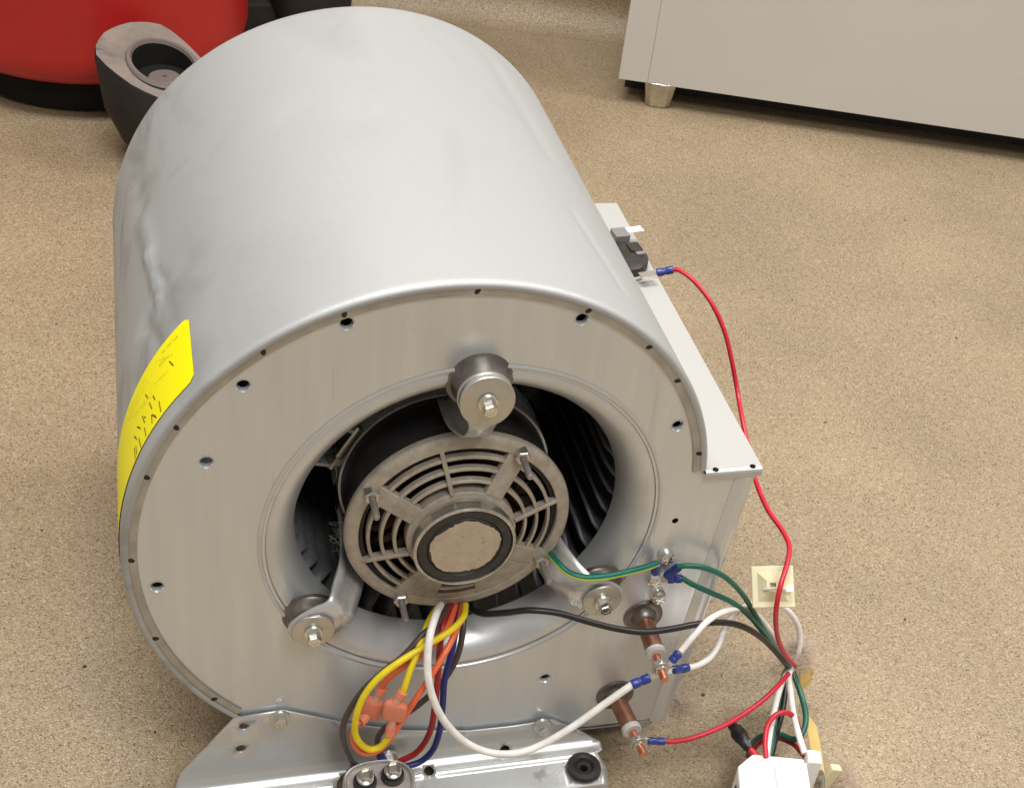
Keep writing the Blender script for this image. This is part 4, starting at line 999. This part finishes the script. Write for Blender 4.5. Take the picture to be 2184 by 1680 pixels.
# plug
pA, pB = at(1605, 1606, h=0.050), at(1716, 1617, h=0.050)
px_ = (pB - pA); px_.z = 0; px_.normalize(); py_ = Vector((px_.y, -px_.x, 0))          # py_ toward the viewer
W_ = (pB - pA).length
plug = thing('wire_plug', 'white nylon multi-pin plug at the bottom edge of the picture', 'plug', Vector((pA.x, pA.y, 0)) + px_ * W_ / 2 + py_ * 0.03)
m = MB()
poly = [(0.0, 0.0), (W_, 0.0), (W_ + 0.001, 0.060), (-0.012, 0.060), (-0.0115, 0.012)]
m.prism([(x, y) for x, y in poly], px_, py_, UZ, Vector((pA.x, pA.y, 0.010)), 0.040); m.build('housing', 'nylon', plug, smooth=False, bevel=0.0016)
def pbox(name, x0, x1, y0, y1, z0, z1, m_='nylon', bev=0.0008):
    b = MB(); b.prism([(x0, y0), (x1, y0), (x1, y1), (x0, y1)], px_, py_, UZ, Vector((pA.x, pA.y, z0)), z1 - z0); return b.build(name, m_, plug, smooth=False, bevel=bev)
pbox('latch', W_ * 0.38, W_ * 0.80, 0.010, 0.040, 0.0502, 0.0535)
pbox('latch_bridge', W_ * 0.42, W_ * 0.76, 0.017, 0.021, 0.0536, 0.0548)
pbox('side_rail', W_ * 0.88, W_ * 1.0, 0.006, 0.058, 0.0502, 0.0530)
pbox('corner_post', W_ + 0.0008, W_ + 0.0105, -0.004, 0.007, 0.012, 0.0555)
pbox('key_rib', W_ * 0.04, W_ * 0.30, 0.004, 0.0055, 0.0502, 0.0512)
pbox('latch_step', W_ * 0.44, W_ * 0.74, 0.028, 0.036, 0.0536, 0.0552)
pbox('front_rib', -0.008, W_ * 0.34, 0.030, 0.0315, 0.0502, 0.0514)
for k in range(4): pbox('side_slot', -0.0126, -0.0119, 0.022 + k * 0.009, 0.026 + k * 0.009, 0.026, 0.042, 'rubber', 0)
b = MB(); b.lathe([(0.0, 0.0016), (0.0012, 0.0014), (0.0018, 0.0)], Vector((pA.x, pA.y, 0.0535)) + px_ * (W_ * 0.62) + py_ * 0.0245, 14, 'Z'); b.build('latch_pip', 'nylon', plug)
m = MB(); e0 = Vector((pA.x, pA.y, 0)) + px_ * (W_ + 0.0035); pts = [(0.0, 0.005, 0.044), (0.006, 0.004, 0.046), (0.011, 0.006, 0.044), (0.012, 0.014, 0.036), (0.009, 0.024, 0.030), (0.008, 0.034, 0.026)]
spn = spline([e0 + px_ * a + py_ * b_ + UZ * c for a, b_, c in pts], 5); dz = UZ * -0.018
m.add([x for p in spn for x in (p, p + dz)], [(2 * i, 2 * i + 1, 2 * i + 3, 2 * i + 2) for i in range(len(spn) - 1)])
m.build('spring_clip', 'steel', plug, sharp=80, solid=0.0007)

# ------------------------------------------------------------------ lint
def lint(label, c, rx, ry, rz, n, ln):
    m_ = MB(); c = Vector(c)
    for _ in range(n):
        p = c + Vector((random.gauss(0, rx), random.gauss(0, ry), random.gauss(0, rz)))
        p.z = max(p.z, 0.001); d = Vector((random.gauss(0, 1), random.gauss(0, 1), random.gauss(0, 0.6))).normalized()
        pts = []; 
        for k in range(6):
            pts.append(p.copy()); d = (d + Vector((random.gauss(0, .45), random.gauss(0, .45), random.gauss(0, .4)))).normalized(); p = p + d * ln / 5; p.z = max(p.z, 0.0008)
        m_.tube(pts, random.uniform(0.00005, 0.00011), 3, cap=False)
    o = m_.build('dust_lint', 'lint', None, origin=(c.x, c.y, 0)); tag(o, label, 'lint', kind='stuff'); return o
lint('grey clump of lint wrapped round the wire bundle', at(1702, 1396, h=0.062), 0.0048, 0.0052, 0.0042, 1500, 0.012)
lint('lint spread left of the wire bundle', at(1662, 1424, h=0.045), 0.007, 0.006, 0.004, 220, 0.012)
lint('small wisp of lint beside the long red wire', at(1697, 1150, h=0.175), 0.0028, 0.003, 0.005, 160, 0.008)
lint('lint on the floor beside the lower right housing corner', at(1458, 1494, h=0.004), 0.006, 0.005, 0.002, 260, 0.012)
lint('lint on the floor right of the plug', at(1800, 1655, h=0.006), 0.006, 0.008, 0.003, 300, 0.012)
lint('lint hanging on the motor arm at the left of the inlet', at(733, 1140, Y=0.045), 0.003, 0.006, 0.006, 90, 0.009)

# ------------------------------------------------------------------ crumbs of dirt on the floor
m = MB()
for px, py in ((1518, 413), (1850, 372), (1930, 470), (1690, 640), (2040, 720), (120, 690), (90, 1130), (180, 1420), (1930, 1320), (1540, 1440), (2090, 1010), (1760, 900), (330, 1560), (1500, 1480)):
    c = at(px, py, h=0.0008); r_ = random.uniform(0.0008, 0.0017)
    vs = [c + Vector((math.cos(k * 1.05 + px) * r_ * random.uniform(0.6, 1.3), math.sin(k * 1.05 + px) * r_ * random.uniform(0.6, 1.2), 0)) for k in range(6)]
    m.add(vs + [c + UZ * r_ * 0.7], [(k, (k + 1) % 6, 6) for k in range(6)] + [(5, 4, 3, 2, 1, 0)])
o = m.build('floor_crumbs', 'shell', None, origin=(0, 0, 0)); tag(o, 'tiny dark crumbs of dirt scattered over the floor', 'dirt', kind='stuff')
